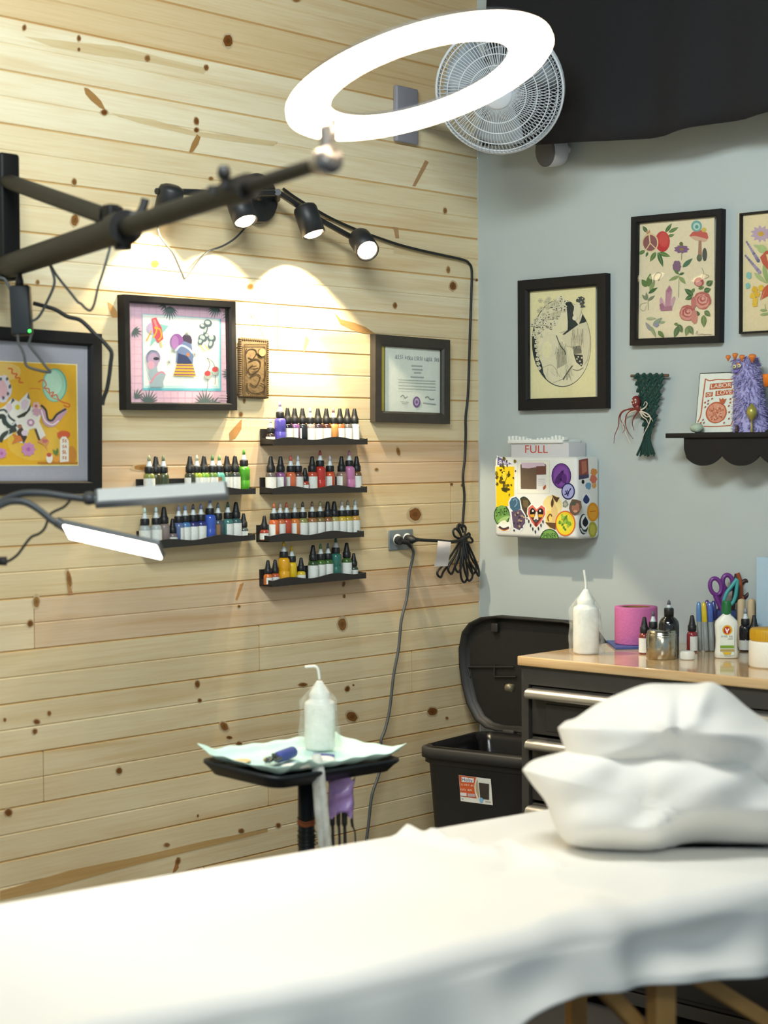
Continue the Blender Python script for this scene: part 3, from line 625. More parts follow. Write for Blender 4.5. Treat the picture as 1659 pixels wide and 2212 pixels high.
# ------------------------------------------------------------------ ink shelves and ink bottles on the wood wall
SHM = mat('#252322', .5, var=.25, scale=60, bump=.12)
SHD = .052
def wavy(x, w):   # the front lip rises and dips along its length
    return .019+.0042*math.sin(x/w*2*PI*2.05-.6)
def ink_shelf(label, zl, zr, ul, ur):
    """ul/ur: image points of the lower front corners"""
    a = onX(*ul, .002); b = onX(*ur, SHD); w = b.y-a.y; z = (a.z+b.z)/2; tilt = math.atan2(b.z-a.z, w)
    M = wall_mtx('L', Vector((0, (a.y+b.y)/2, z)), tilt)
    t = thing('ink_shelf', label, 'shelf', mtx=M, group='black ink shelves on the wood wall')
    mb = MB(); mb.box((-w/2, -SHD, 0), (w/2, -.002, .004)); obj('base', mb, SHM, t)
    mb = MB(); mb.box((-w/2, -.006, .0045), (w/2, -.001, .047)); obj('back_plate', mb, SHM, t)
    for s_ in (-1, 1):
        mb = MB(); x = s_*w/2; pass
        x0, x1 = (x, x+.004) if s_ < 0 else (x-.004, x)
        vs = [(x0, -SHD, 0), (x0, -.001, 0), (x0, -.001, .021), (x0, -SHD, .017)]; vs += [(x1, *v[1:]) for v in vs]
        mb.add(vs, [(0, 3, 2, 1), (4, 5, 6, 7), (0, 1, 5, 4), (1, 2, 6, 5), (2, 3, 7, 6), (3, 0, 4, 7)]); obj('end_cap', mb, SHM, t)
    n = 48; top = [(-w/2+w*k/n, wavy(w*k/n, w)) for k in range(n+1)]
    mb = MB(); mb.prism([(-w/2, 0), (w/2, 0)]+top[::-1], -SHD-.004, -SHD+.0005); obj('front_lip', mb, SHM, t)
    return M, w
SHELVES = {
 'R1': (ink_shelf('black wavy-lipped ink shelf, topmost of the right column, under the certificate side', 0, 0, (562.3, 962.6), (792, 960)), 'top right shelf'),
 'R2': (ink_shelf('black wavy-lipped ink shelf holding the big red and pink bottles', 0, 0, (561.3, 1067.6), (791, 1063.6)), 'red and pink shelf'),
 'R3': (ink_shelf('black wavy-lipped ink shelf holding orange and gold inks, third down of the right column', 0, 0, (554, 1170.4), (784.3, 1159.6)), 'orange ink shelf'),
 'R4': (ink_shelf('black wavy-lipped ink shelf holding the yellow and teal bottles, lowest of all', 0, 0, (560.8, 1266), (789, 1249)), 'lowest shelf'),
 'L1': (ink_shelf('black wavy-lipped ink shelf partly behind the unlit lamp bar, green inks', 0, 0, (294, 1073.5), (550.5, 1067.3)), 'green ink shelf'),
 'L2': (ink_shelf('black wavy-lipped ink shelf behind the lit lamp bar, blue inks', 0, 0, (296, 1185.5), (550, 1166.5)), 'blue ink shelf'),
}
LABELM = mat('#dfe0d8', .55, var=.18, scale=260)
COLLAR = mat('#191a1b', .45, var=.1)
NOZ = mat('#cdd5d6', .35, var=.05)
_parts = {}
def bottle_body(kind):
    mb = MB()
    pr = {'one': [(.0005, 0), (.0142, .0004), (.0152, .002), (.0152, .045), (.0148, .0505), (.0125, .0555), (.0088, .058), (.0088, .062)],
          'small': [(.0005, 0), (.0122, .0004), (.013, .002), (.013, .021), (.0126, .0255), (.0105, .029), (.0078, .031), (.0078, .034)],
          'big': [(.0005, 0), (.0158, .0004), (.0168, .002), (.0168, .033), (.0158, .035), (.0168, .037), (.0168, .063), (.0160, .0675), (.0130, .0715), (.0095, .0735), (.0095, .078)]}[kind]
    mb.lathe(pr, n=20); return mb
TOP = {'one': .0585, 'small': .0315, 'big': .074}
RAD = {'one': .0152, 'small': .013, 'big': .0168}
def cap_cone(kind):
    z = TOP[kind]; mb = MB(); k = .86 if kind == 'small' else 1.0
    mb.lathe([(.0005, z), (.0118*k, z), (.0123*k, z+.001), (.0121*k, z+.0155*k), (.0100*k, z+.0175*k), (.0080*k, z+.026*k), (.0052*k, z+.0415*k), (.0040*k, z+.0440*k), (.0005, z+.0445*k)], n=16); return mb
def collar(kind):
    z = TOP[kind]; mb = MB(); k = .86 if kind == 'small' else 1.0
    mb.lathe([(.0005, z), (.0120*k, z), (.0122*k, z+.001), (.0120*k, z+.0145*k), (.0108*k, z+.0165*k), (.0005, z+.0168*k)], n=16); return mb
def nozzle(kind):
    z = TOP[kind]+.0165; mb = MB(); k = .86 if kind == 'small' else 1.0; z -= .0024 if kind == 'small' else 0
    mb.lathe([(.0005, z), (.0085*k, z), (.0075*k, z+.003), (.0050*k, z+.011*k), (.0042*k, z+.0150*k), (.0005, z+.0152*k)], n=14); return mb
def tip(kind):
    z = TOP[kind]+.0165; mb = MB(); k = .86 if kind == 'small' else 1.0; z -= .0024 if kind == 'small' else 0
    mb.lathe([(.0005, z+.0148*k), (.0046*k, z+.0150*k), (.0040*k, z+.024*k), (.0020*k, z+.0295*k), (.0005, z+.030*k)], n=12); return mb
def label_band(kind, span):
    r = RAD[kind]+.0004; h0, h1 = {'one': (.004, .0445), 'small': (.003, .0205), 'big': (.004, .031)}[kind]; mb = MB(); n = 14
    rows = [[(r*math.cos(a), r*math.sin(a), z) for a in [-PI/2-span/2+span*k/n for k in range(n+1)]] for z in (h0, h1)]
    mb.rings(rows, 0, True, False, closed=False); return mb
def shared(key, fn, mats):
    """one mesh data per kind and colour"""
    if key not in _parts:
        o = obj('tmp', fn(), mats, origin=(0, 0, 0)); _parts[key] = o.data; o.data.name = key[0]; bpy.data.objects.remove(o)
    return _parts[key]
def add_part(name, data, parent, rz=0.0):
    o = bpy.data.objects.new(name, data); COL.objects.link(o); o.parent = parent; o.rotation_euler = (0, 0, rz)
    return o
def plastic(c): return mat(c, .22, coat=.3, var=.06, scale=60)
def ink_bottle(loc, kind, cap, color, lab, label, group, rotz=0.0, tipc=None, name='ink_bottle', tilt=0.0):
    t = bpy.data.objects.new(name, None); COL.objects.link(t); t.empty_display_size = .02
    t.location = loc; t.rotation_euler = (0, tilt, rotz)
    tag(t, label, 'ink bottle', group)
    add_part('bottle', shared(('ink_body', kind, color), lambda: bottle_body(kind), plastic(color)), t)
    if cap == 'cone': add_part('cap', shared(('cone_cap', kind), lambda: cap_cone(kind), COLLAR), t)
    else:
        add_part('collar', shared(('collar', kind), lambda: collar(kind), COLLAR), t)
        add_part('nozzle', shared(('nozzle', kind), lambda: nozzle(kind), NOZ), t)
        if tipc: add_part('tip', shared(('tip', kind, tipc), lambda: tip(kind), plastic(tipc)), t)
    if lab is not None:
        span, off, hue = lab
        add_part('label', shared(('paper_label', kind, round(span, 2), hue), lambda: label_band(kind, span), LABELM if hue == 'w' else mat(hue, .5, var=.25, scale=250)), t, off)
    return t
F_, S_, W_ = (3.6, 0, 'w'), (2.0, 0, 'w'), None
L_ = (2.3, -.75, 'w'); R_ = (2.3, .75, 'w'); Bn = (2.2, -.6, '#8d6a40')
# (zoom x, kind, cap, ink colour, label, tip colour, colour word)
ROWS = {
 'R1': (550, 860, 6.38, [(218,'small','clear','#33261f',F_,'#d8d4d0','brown'),(352,'big','clear','#5850a8',None,'#b9a8cc','purple'),(455,'one','cone','#1d1822',R_,None,'black'),(553,'one','cone','#6f4a78',(2.2,-.35,'w'),None,'plum'),(655,'one','cone','#24262a',(1.8,-1.2,'w'),None,'charcoal'),(760,'one','clear','#8a7f78',F_,'#c9cdd6','grey'),(862,'one','cone','#3a2b33',F_,None,'dark violet'),(990,'one','cone','#4a2a20',F_,None,'maroon'),(1068,'one','clear','#d18a4a',(1.2,-1.6,'w'),'#a37a78','peach'),(1158,'one','cone','#9a5a2e',R_,None,'amber'),(1268,'one','cone','#5c5a58',F_,None,'smoke'),(1360,'one','cone','#aeb8ba',F_,None,'pale silver')]),
 'R2': (550, 860, 6.38, [(225,'one','cone','#5a5350',F_,None,'smoke'),(360,'one','cone','#7c4f78',L_,None,'plum'),(500,'one','clear','#cf6a44',(1.9,-.9,'w'),'#c55a52','coral'),(600,'one','clear','#5b3a34',F_,'#c9ccd2','maroon'),(697,'small','cone','#a8452f',S_,None,'rust'),(778,'one','cone','#b54a34',F_,None,'brick red'),(905,'big','clear','#b8352c',None,'#b5504c','red'),(1040,'one','clear','#c4502e',L_,'#bdb4c4','vermilion'),(1200,'one','cone','#8a6f60',(1.5,-.5,'w'),None,'taupe'),(1308,'big','clear','#c47ba4',None,'#c77ba6','pink'),(1390,'one','cone','#7a5a3c',R_,None,'brown')]),
 'R3': (550, 1060, 6.38, [(135,'small','cone','#a0402e',F_,None,'rust'),(270,'one','clear','#cf6434',L_,'#d9754a','orange'),(338,'one','clear','#c4683a',R_,'#cbb9b0','amber'),(425,'one','clear','#b9472f',None,'#c9604c','brick red'),(555,'one','clear','#cf7634',L_,'#d0cdc6','bright orange'),(665,'one','clear','#8f8a4e',F_,'#4a4644','olive'),(795,'one','clear','#9a6a44',F_,'#7a5a4c','tan'),(905,'one','clear','#7f6a3e',(2.6,.2,'w'),'#a39a78','khaki'),(1010,'one','cone','#8a5a34',R_,None,'copper'),(1082,'one','cone','#a89a58',F_,None,'straw'),(1205,'one','clear','#c9a83a',F_,'#b9b8b0','mustard'),(1268,'one','clear','#b89a30',R_,'#8a8478','dark gold'),(1375,'one','clear','#c89648',F_,'#b9cbd2','gold')]),
 'R4': (550, 1060, 6.38, [(185,'small','cone','#c46a30',R_,None,'orange'),(283,'small','cone','#b5532e',F_,None,'rust'),(405,'big','clear','#e0a01c',None,'#d9a92c','golden yellow'),(513,'one','clear','#dcb81c',None,'#d9b42c','lemon yellow'),(642,'small','cone','#d0b428',F_,None,'yellow'),(808,'one','cone','#2f4a24',F_,None,'dark green'),(912,'one','clear','#466a2c',F_,'#5f8a4c','leaf green'),(1008,'one','clear','#3c5f2c',F_,'#5a6f6c','moss green'),(1110,'big','clear','#2f6a5c',None,'#2f5f4c','teal'),(1272,'one','cone','#3f5f2a',F_,None,'forest green'),(1368,'small','cone','#3a4638',F_,None,'dull green')]),
 'L1': (290, 970, 6.144, [(200,'one','clear','#7a8244',F_,'#9aa07a','olive'),(272,'one','cone','#3a3a22',W_,None,'dark olive'),(370,'one','clear','#454c30',W_,'#7a8460','deep green'),(742,'one','cone','#3a3f2c',L_,None,'charcoal green'),(815,'one','clear','#8fa02f',R_,'#c8ccb8','lime'),(910,'one','cone','#6f9a34',F_,None,'grass green'),(1040,'one','clear','#5f7a3c',F_,'#5f8a5a','leaf green'),(1112,'one','clear','#5fa89a',Bn,'#7fa86a','aqua'),(1215,'one','cone','#2f3a2c',F_,None,'black green'),(1322,'one','cone','#3c3f3c',F_,None,'smoke'),(1440,'big','clear','#4f9a24',None,'#5fa83a','bright green')]),
 'L2': (290, 970, 6.144, [(140,'one','clear','#a8b0ae',F_,'#b9d2c8','pale grey'),(290,'one','clear','#b0b4b0',F_,'#b4ccd0','pale blue'),(395,'one','cone','#8a7a74',W_,None,'taupe'),(490,'small','cone','#7a6a68',F_,None,'mauve'),(572,'one','clear','#5a6a94',(1.4,.9,'w'),'#8f94b0','slate blue'),(660,'one','clear','#4a7aa8',R_,'#7f9cc4','sky blue'),(765,'one','clear','#34346a',F_,'#4a4a66','navy'),(868,'one','clear','#2f3470',F_,'#7a84b4','indigo'),(1000,'big','clear','#3a58b0',None,'#5a60b4','royal blue'),(1095,'one','clear','#4a5058',Bn,'#6a727c','steel'),(1245,'one','clear','#4a7a74',R_,'#3a5a54','teal'),(1335,'one','cone','#3c5a5a',F_,None,'dark teal'),(1435,'small','cone','#4a5450',F_,None,'grey green')]),
}
ORD = ['first', 'second', 'third', 'fourth', 'fifth', 'sixth', 'seventh', 'eighth', 'ninth', 'tenth', 'eleventh', 'twelfth', 'thirteenth']
for key, (zx, zy, zs, items) in ROWS.items():
    (M, w), where = SHELVES[key]; iM = M.inverted(); placed = []
    for i, (x, kind, cap, col, lab, tc, word) in enumerate(items):
        yb = {'R1': 950, 'R2': 1055, 'R3': 1155, 'R4': 1250, 'L1': 1056, 'L2': 1160}[key]
        best = None
        for dep in (.025+rnd.uniform(-.003, .003), .0345, .0175):
            for nud in (0, 6, -6, 12, -12, 18):
                lx = (iM @ onX(zx+(x+nud)/zs, yb, dep)).x
                clear = min([math.hypot(lx-a, dep-b)-(RAD[kind]+r+.0006) for a, b, r in placed] or [1])
                sc_ = min(clear, 0)*100-abs(nud)*.004
                if best is None or sc_ > best[0]: best = (sc_, lx, dep)
        _, lx, dep = best; placed.append((lx, dep, RAD[kind]))
        p = M @ Vector((lx, -dep, .0042))
        size = {'one': '', 'small': 'small ', 'big': 'big '}[kind]
        capw = 'black cone cap' if cap == 'cone' else 'clear nozzle'
        ink_bottle(p, kind, cap, col, lab, f'{size}{word} bottle with {capw}, {ORD[i]} from left on the {where}', f'ink bottles on the {where}', PI/2-.75+rnd.uniform(-.2, .2), tc)

# ------------------------------------------------------------------ outlet, plugs and cords on the wood wall
q = [(839.6, 1146), (893, 1142), (892.5, 1186), (842, 1189.5)]
t, w, h, tl = wall_thing('wall_outlet', 'steel double outlet plate with two white round sockets on the wood wall', 'outlet', 'L', q, .006)
mb = MB(); mb.box((-w/2, -.006, -h/2), (w/2, -.0005, h/2), bev=.003); obj('cover_plate', mb, mat('#8d979a', .4, .55, var=.08), t)
for u, v in ((858, 1166), (879, 1164)):
    x, z = tl(.006)(u, v); mb = MB(); mb.lathe([(.0005, 0), (.0175, 0), (.0175, .003), (.0165, .004), (.0005, .004)], (x, -.006, z), 20, axis=(0, -1, 0)); obj('socket', mb, WHITE, t)
CORD = mat('#1d1e1e', .5, var=.1); CORDG = mat('#4a4c4c', .5, var=.1)
def wpath(pts, off, k=6): return smooth_path([onX(u, v, off) for u, v in pts], k)
# grey cord from the left socket to the floor
t = thing('extension_cord', 'grey power cord hanging from the outlet down behind the tray', 'cord', onX(872, 1166, .02))
mb = MB(); p0 = onX(859, 1167, .012); p1 = onX(866, 1169, .036); mb.tube([p0, p0.lerp(p1, .5), p1], [.013, .0145, .011], 12)
mb.tube([p1, onX(880, 1172, .045), onX(888, 1182, .04)], [.009, .007, .005], 10); obj('plug', mb, CORD, t, True)
mb = MB(); mb.tube(smooth_path([onX(u, v, o) for u, v, o in ((887,1180,.04),(893,1192,.035),(890,1212,.03),(884,1240,.03),(879,1290,.03),(867,1340,.03),(861,1400,.03),(850,1460,.03),(842,1530,.03),(832,1575,.03),(823,1600,.03),(825,1622,.03),(826,1645,.03),(816,1680,.03),(803,1720,.03),(796,1780,.03),(790,1830,.03),(786,1900,.03))], 6), .0048, 8); obj('cable', mb, CORDG, t, True)
# ------------------------------------------------------------------ track light on the wood wall
t = thing('track_light', 'black four-head track light on a round base, fixed to the wood wall', 'ceiling light', onX(547, 425, .0))
ALM = mat('#2a2b2c', .45, .2, var=.15)
c = onX(549, 428, .02)
mb = MB(); c0 = onX(549, 430, 0); c0.x = .001; mb.lathe([(.0005, 0), (.068, 0), (.070, .004), (.070, .020), (.064, .028), (.0005, .029)], c0, 32, axis=(1, 0, 0)); obj('base', mb, ALM, t, True)
bars_ = [((338,413),(505,419)),((505,419),(600,418)),((600,418),(668,455)),((668,455),(792,528))]
TX = .075
mb = MB(); mb.tube([onX(338,413,TX), onX(420,415,TX), onX(505,420,TX), onX(600,416,TX)], .0085, 10); obj('rail', mb, ALM, t, True)
mb = MB(); mb.tube([onX(598,414,TX), onX(640,442,TX), onX(700,480,TX), onX(780,524,TX)], .0085, 10); obj('rail', mb, ALM, t, True)
mb = MB(); mb.tube([c0+Vector((.02, 0, .0)), onX(549, 419, TX)], .012, 10); mb.tube([onX(598, 430, .03), onX(600, 415, TX+.012)], .010, 10); obj('hinge', mb, ALM, t, True)
heads = [((372, 403), (373, 450), 24), ((514, 432), (513, 474), 25), ((657, 446), (663, 512), 23), ((775, 512), (757, 552), 26)]
LAMPM = mat('#fff1d6', .4, var=0, emit=9.0, emc='#ffe7bd')
heads_l = []
for i, (a, b, r) in enumerate(heads):
    A_, B_ = onX(*a, TX+.02), onX(*b, TX+.02)
    ax = (B_-A_); ax.x = (-.022, .028, .03, .075)[i]; L_h = min(.085, max(.07, ax.length)); ax.normalize(); rr = .034
    mb = MB(); mb.lathe([(.0005, -.004), (rr*.55, -.004), (rr*.9, .002), (rr, .010), (rr, L_h), (rr-.003, L_h), (rr-.004, L_h-.012), (.0005, L_h-.013)], A_, 26, axis=ax); h_ = obj('lamp_head', mb, ALM, t, True)
    mb = MB(); mb.lathe([(.0005, L_h-.012), (rr-.005, L_h-.012), (rr-.006, L_h-.003), (rr*.6, L_h+.004), (.0005, L_h+.006)], A_, 22, axis=ax); obj('bulb', mb, LAMPM, h_, True)
    heads_l.append((A_+ax*(L_h+.012), ax))
# black cord from the track light along the corner to the coil and the right socket
mb = MB(); mb.tube(wpath([(612,408),(640,428),(680,452),(720,474),(772,497),(810,511),(860,528),(910,541),(960,552),(1000,561),(1013,569),(1019,585),(1018,640),(1016,700),(1014,760),(1011,850),(1006,900),(1006,940),(1004,990),(1000,1030),(1003,1070),(1001,1110),(999,1140)], .012), .0042, 8); pc = obj('power_cord', mb, CORD, t, True)
mb = MB()
for k, (a, b) in enumerate([((1000,1160),(952,1247)),((999,1165),(975,1240)),((1001,1165),(1003,1258)),((1002,1165),(1014,1255)),((1003,1165),(1022,1240)),((1003,1160),(1034,1244)),((1000,1162),(990,1236))]):
    u0, v0 = a; u1, v1 = b; d = 7; o = .02+.004*k
    mb.tube(smooth_path([onX(u0-1, v0, o), onX(u0*.5+u1*.5-d, v0*.45+v1*.55, o+.012), onX(u1-d, v1-12, o+.01), onX(u1, v1, o+.008), onX(min(1034, u1+d), v1-14, o+.006), onX(min(1031, u0*.5+u1*.5+d*.7), v0*.5+v1*.5, o+.004), onX(u0+1, v0, o)], 6), .0037, 7)
for a in (((1000,1165),(984,1160),(979,1148),(984,1142),(992,1150),(1000,1162)),((1000,1165),(992,1142),(998,1134),(1006,1140),(1004,1155),(1000,1165)),((1001,1165),(1012,1152),(1014,1158),(1002,1166)),((1001,1167),(1014,1160),(1021,1168),(1016,1172),(1001,1168)),((1000,1165),(988,1140),(994,1133),(1001,1150))):
    mb.tube(smooth_path([onX(u, v, .03) for u, v in a], 6), .0037, 7)
obj('coil', mb, CORD, pc, True)
mb = MB(); mb.tube([onX(997, 1164, .034), onX(1005, 1163, .036), onX(1006, 1170, .040), onX(997, 1171, .038)], .009, 8); obj('cable_tie', mb, BLACK, pc, True)
mb = MB(); mb.tube([onX(880, 1164, .012), onX(884, 1165, .03), onX(892, 1166, .045), onX(897, 1166, .05)], [.013, .0145, .012, .008], 12)
mb.tube([onX(896, 1166, .05), onX(906, 1166, .05)], [.008, .005], 10); obj('plug', mb, CORD, pc, True)
mb = MB(); mb.tube(smooth_path([onX(u, v, .05) for u, v in ((904,1166),(920,1167),(945,1168),(965,1170),(980,1170),(996,1166))], 5), .0052, 8); obj('plug_cable', mb, CORD, pc, True)
mb = MB(); rows = []
for k in range(9):
    f = k/8; a = onX(946-8*f**1.5, 1168+56*f, .058+.01*math.sin(f*5)); b = onX(974-7*f**1.5, 1171+52*f, .055+.012*math.sin(f*4+1)); rows.append([a.lerp(b, j/4) for j in range(5)])
mb.rings(rows, 0, True, False, closed=False)
rb = [[p+Vector((-.0006, 0, 0)) for p in r] for r in rows]; mb.rings(rb, 0, True, False, closed=False)
o = obj('cord_tag', mb, mat('#e6dcd8', .6, var=.08, scale=200), pc, True); o['label'] = 'white paper tag folded over the cord'
# loose wire hanging in a V under the track light
mb = MB(); mb.tube(wpath([(341,470),(342,500),(352,520),(372,545),(384,570),(395,595),(398,602),(404,596),(420,575),(440,552),(452,542),(480,532),(505,517),(525,497),(540,475)], .02, 4), .0028, 7)
o = obj('wire', mb, CORDG, t, True); o['label'] = 'thin wire hanging in a V shape'
# ------------------------------------------------------------------ things on the grey wall
# scalloped shelf
yS = -.13
a = onY(1437, 942, yS); z1 = a.z; x0 = a.x; x1 = 1.75
t = thing('wall_shelf', 'black wall shelf with a scalloped apron on the grey wall', 'shelf', ((x0+x1)/2, 0, z1))
SHB = mat('#191818', .6, var=.25, bump=.08, spec=.3)
mb = MB(); mb.box((x0, yS, z1-.006), (x1, -.001, z1+.008), bev=.002); obj('board', mb, SHB, t, True)
xa = onY(1478, 960, yS+.012).x; zt = z1-.006; pts = []
za = onY(1478, 960, yS+.012).z; zb = onY(1530, 1006, yS+.012).z; xw = onY(1558, 987, yS+.012).x-xa
n = 5; low = []
for k in range(n):
    for j in range(14):
        u = j/14; low.append((xa+xw*(k+u), zb+(.030*(abs(2*u-1))**2.2)))
low[0] = (xa, zt-.03)
pts = [(xa, zt), ] + low + [(xa+xw*n, zt)]
mb = MB(); mb.prism(pts, yS+.010, yS+.022); obj('apron', mb, SHB, t, True)
SZ = z1+.0085
def shelf_pt(u, y): p = onY(u, 938, y); return Vector((p.x, y, SZ))
# stone
p = shelf_pt(1505, -.105); mb = MB(); mb.ball((p.x, p.y, SZ+.014), .0165, n=12, sc=(1.15, 1, .85))
mb.v = [(x+.002*math.sin(z*400+y*300), y+.002*math.sin(x*350), z) for x, y, z in mb.v]
o = obj('stone', mb, mat('#a9b8a2', .6, var=.25, scale=60)); tag(o, 'small pale green stone at the left end of the scalloped shelf', 'stone')
# greeting card in a thin dark backing
yc = -.085; q = [(1512, 803), (1596, 800), (1588, 938), (1499, 938)]
P = [onY(u, v, yc) for u, v in q]
w_ = (P[1].x-P[0].x+P[2].x-P[3].x)/2; h_ = (P[0].z-SZ+P[1].z-SZ)/2
t = thing('art_card', 'white card with a rust red pomegranate and lettering, leaning on the scalloped shelf', 'card', mtx=Matrix.Translation(((P[3].x+P[2].x)/2, yc, SZ)) @ Matrix.Rotation(math.radians(-9), 4, 'X'))
mb = MB(); mb.box((-w_/2, 0, .0005), (w_/2, .004, h_), bev=.001); obj('backing', mb, FRAMEBLK, t)
iM = wm(t).inverted()
def card_tl(u, v):
    q_ = iM @ onY(u, v, yc); return (q_.x, q_.z)
mb = MB(); mb.box((-w_/2+.003, -.0015, .001), (w_/2-.0005, -.0002, h_-.003)); obj('paper', mb, ink('#d9dcd0'), t)
A = Art(card_tl, 1440, 740, 7.575, y=-.0017); R = '#b2603f'
A.curve([(500,1300),(540,1180),(550,900),(565,570)], 20, R); A.curve([(565,570),(640,600),(760,580),(900,585),(1050,570)], 18, R); A.curve([(1050,570),(1060,900),(1075,1150),(1080,1240),(1045,1355)], 18, R); A.curve([(600,1370),(800,1372),(1045,1355)], 18, R)
A.poly([(650,655),(1010,620),(1010,725),(645,755)], R); A.poly([(590,800),(710,788),(708,865),(590,885)], R); A.poly([(750,775),(1035,745),(1035,830),(750,862)], R)
A.text('LABOR', 668, 662, 1000, 730, '#e3ddd0', -.08); A.text('OF', 605, 812, 695, 868, '#e3ddd0', -.12); A.text('LOVE', 778, 775, 1020, 842, '#e3ddd0', -.1)
A.ell(790, 1140, 172, 180, R, n=28, jag=.02); A.ell(790, 1142, 150, 158, '#cf9078', n=26, jag=.03)
for k in range(60):
    a_ = rnd.random()*6.28; r_ = 130*math.sqrt(rnd.random()); A.ell(790+r_*math.cos(a_), 1142+r_*math.sin(a_), 13, 17, rnd.choice([R, '#c27a5e', '#d9a890']), n=8)
A.poly([(840,970),(825,895),(865,920),(885,890),(905,920),(945,905),(915,985),(870,1000)], R)
for x, y in ((600,970),(650,940),(650,990),(710,905),(610,1045),(590,1260),(610,1310),(1010,910),(1015,970),(995,1025),(1010,1130),(1015,1240),(940,1310),(560,1310)): A.leaf(x-14, y+16, x+14, y-16, 11, '#a2553a')
A.build('print', t)
# lavender fluffy creature
def fluffy():
    yb = -.075; c = shelf_pt(1618, yb); t = thing('fluffy_creature', 'lavender fluffy figure with orange bits on top, on the scalloped shelf', 'ornament', c)
    hgt = onY(1610, 770, yb).z-SZ; m1 = mat('#a9a3cf', .9, var=.15, scale=50); m2 = mat('#8f88bd', .9, var=.15); mb = MB()
    def prof(z):
        f = z/hgt; return .036+.022*(1-f)**1.5
    def cx(z): return .010-.022*(z/hgt)
    mb.rings([[(cx(z)+prof(z)*.85*math.cos(2*PI*k/16), prof(z)*.62*math.sin(2*PI*k/16), z) for k in range(16)] for z in [hgt*j/10*.97 for j in range(11)]], 0, True, True)
    for k in range(1500):
        z = hgt*rnd.random()**.9; a = rnd.uniform(0, 2*PI); r = prof(z); b = Vector((cx(z)+r*.82*math.cos(a), r*.6*math.sin(a), z))
        d = Vector((math.cos(a)+rnd.uniform(-.6, .6), math.sin(a)+rnd.uniform(-.6, .6), rnd.uniform(-.9, .5))).normalized()*rnd.uniform(.009, .02)
        s_ = d.orthogonal().normalized()*.0016; u_ = d.cross(s_).normalized()*.0016; mid = b+d*.55+Vector((0, 0, -.002))
        o_ = len(mb.v); mb.add([b+s_, b-s_*.5+u_, b-s_*.5-u_, mid+s_*.8, mid-s_*.4+u_*.8, mid-s_*.4-u_*.8, b+d+Vector((0, 0, -.004))], [(0,1,4,3),(1,2,5,4),(2,0,3,5),(3,4,6),(4,5,6),(5,3,6)], rnd.choice([0, 0, 1]), True)
    o = obj('fur', mb, [m1, m2], t)
    for (u, v, s_) in ((1573, 773, .010), (1588, 769, .011), (1603, 773, .011), (1625, 773, .014), (1595, 787, .006)):
        p = wm(t).inverted() @ onY(u, v, yb-.03); mb = MB(); mb.lathe([(.0005, -s_*1.1), (s_*.35, -s_*.5), (s_*.8, s_*.3), (s_*.7, s_*.6), (.0005, s_*.7)], p, 8, axis=(.2, -.3, 1)); obj('horn', mb, mat('#d97a34', .5, var=.15), t)
    for u, v in ((1587, 792), (1597, 790)):
        p = wm(t).inverted() @ onY(u, v, yb-.034); mb = MB(); mb.ball(p, .0055, n=10); mb.ball(p+Vector((.001, -.0048, .0)), .002, 1, n=8); obj('eye', mb, [mat('#e0d9a0', .3), BLACKG], t)
    p = wm(t).inverted() @ onY(1590, 802, yb-.033); mb = MB(); mb.ball(p, .005, n=10, sc=(1.3, .7, .8)); obj('nose', mb, mat('#7d6fc0', .6), t)
fluffy()
# small dark figure beside the card, gold ornament, orange cup
p = shelf_pt(1592, -.118); mb = MB(); mb.lathe([(.0005, 0), (.006, 0), (.0065, .004), (.004, .010), (.0055, .014), (.003, .019), (.0005, .020)], p, 10); o = obj('figurine', mb, mat('#3a2427', .5)); tag(o, 'tiny dark figurine between the white card and the fluffy figure', 'figurine')
p = shelf_pt(1624, -.122); t = thing('gold_ornament', 'small gold bulb-shaped ornament standing in front of the fluffy figure', 'ornament', p)
hg = onY(1624, 872, -.122).z-SZ; mb = MB(); mb.lathe([(.0005, 0), (.0055, 0), (.0055, .002), (.003, .004), (.0026, hg*.38), (.004, hg*.44)], n=14); obj('stem', mb, mat('#8f8440', .35, .4), t)
mb = MB(); mb.lathe([(.002, hg*.40), (.006, hg*.46), (.0125, hg*.58), (.0150, hg*.70), (.0125, hg*.84), (.006, hg*.92), (.0045, hg*.98), (.0005, hg)], n=18); obj('bulb', mb, mat('#a39a4a', .35, .35, var=.2), t)
p = onY(1666, 838, -.11); mb = MB(); mb.lathe([(.0005, 0), (.020, 0), (.024, .030), (.0235, .034), (.0005, .034)], (p.x, -.11, p.z+.004), 16); 
t = thing('orange_toy', 'bright orange cup-shaped toy on a black stand at the right edge of the scalloped shelf', 'toy', (p.x, -.11, SZ)); obj('cup', mb, mat('#e07a1c', .4), t, True)
mb = MB(); mb.lathe([(.0005, 0), (.016, 0), (.016, .004), (.005, .008), (.005, p.z+.004-SZ-.004), (.014, p.z+.004-SZ), (.0005, p.z+.0041-SZ)], n=14); obj('stand', mb, BLACK, t)

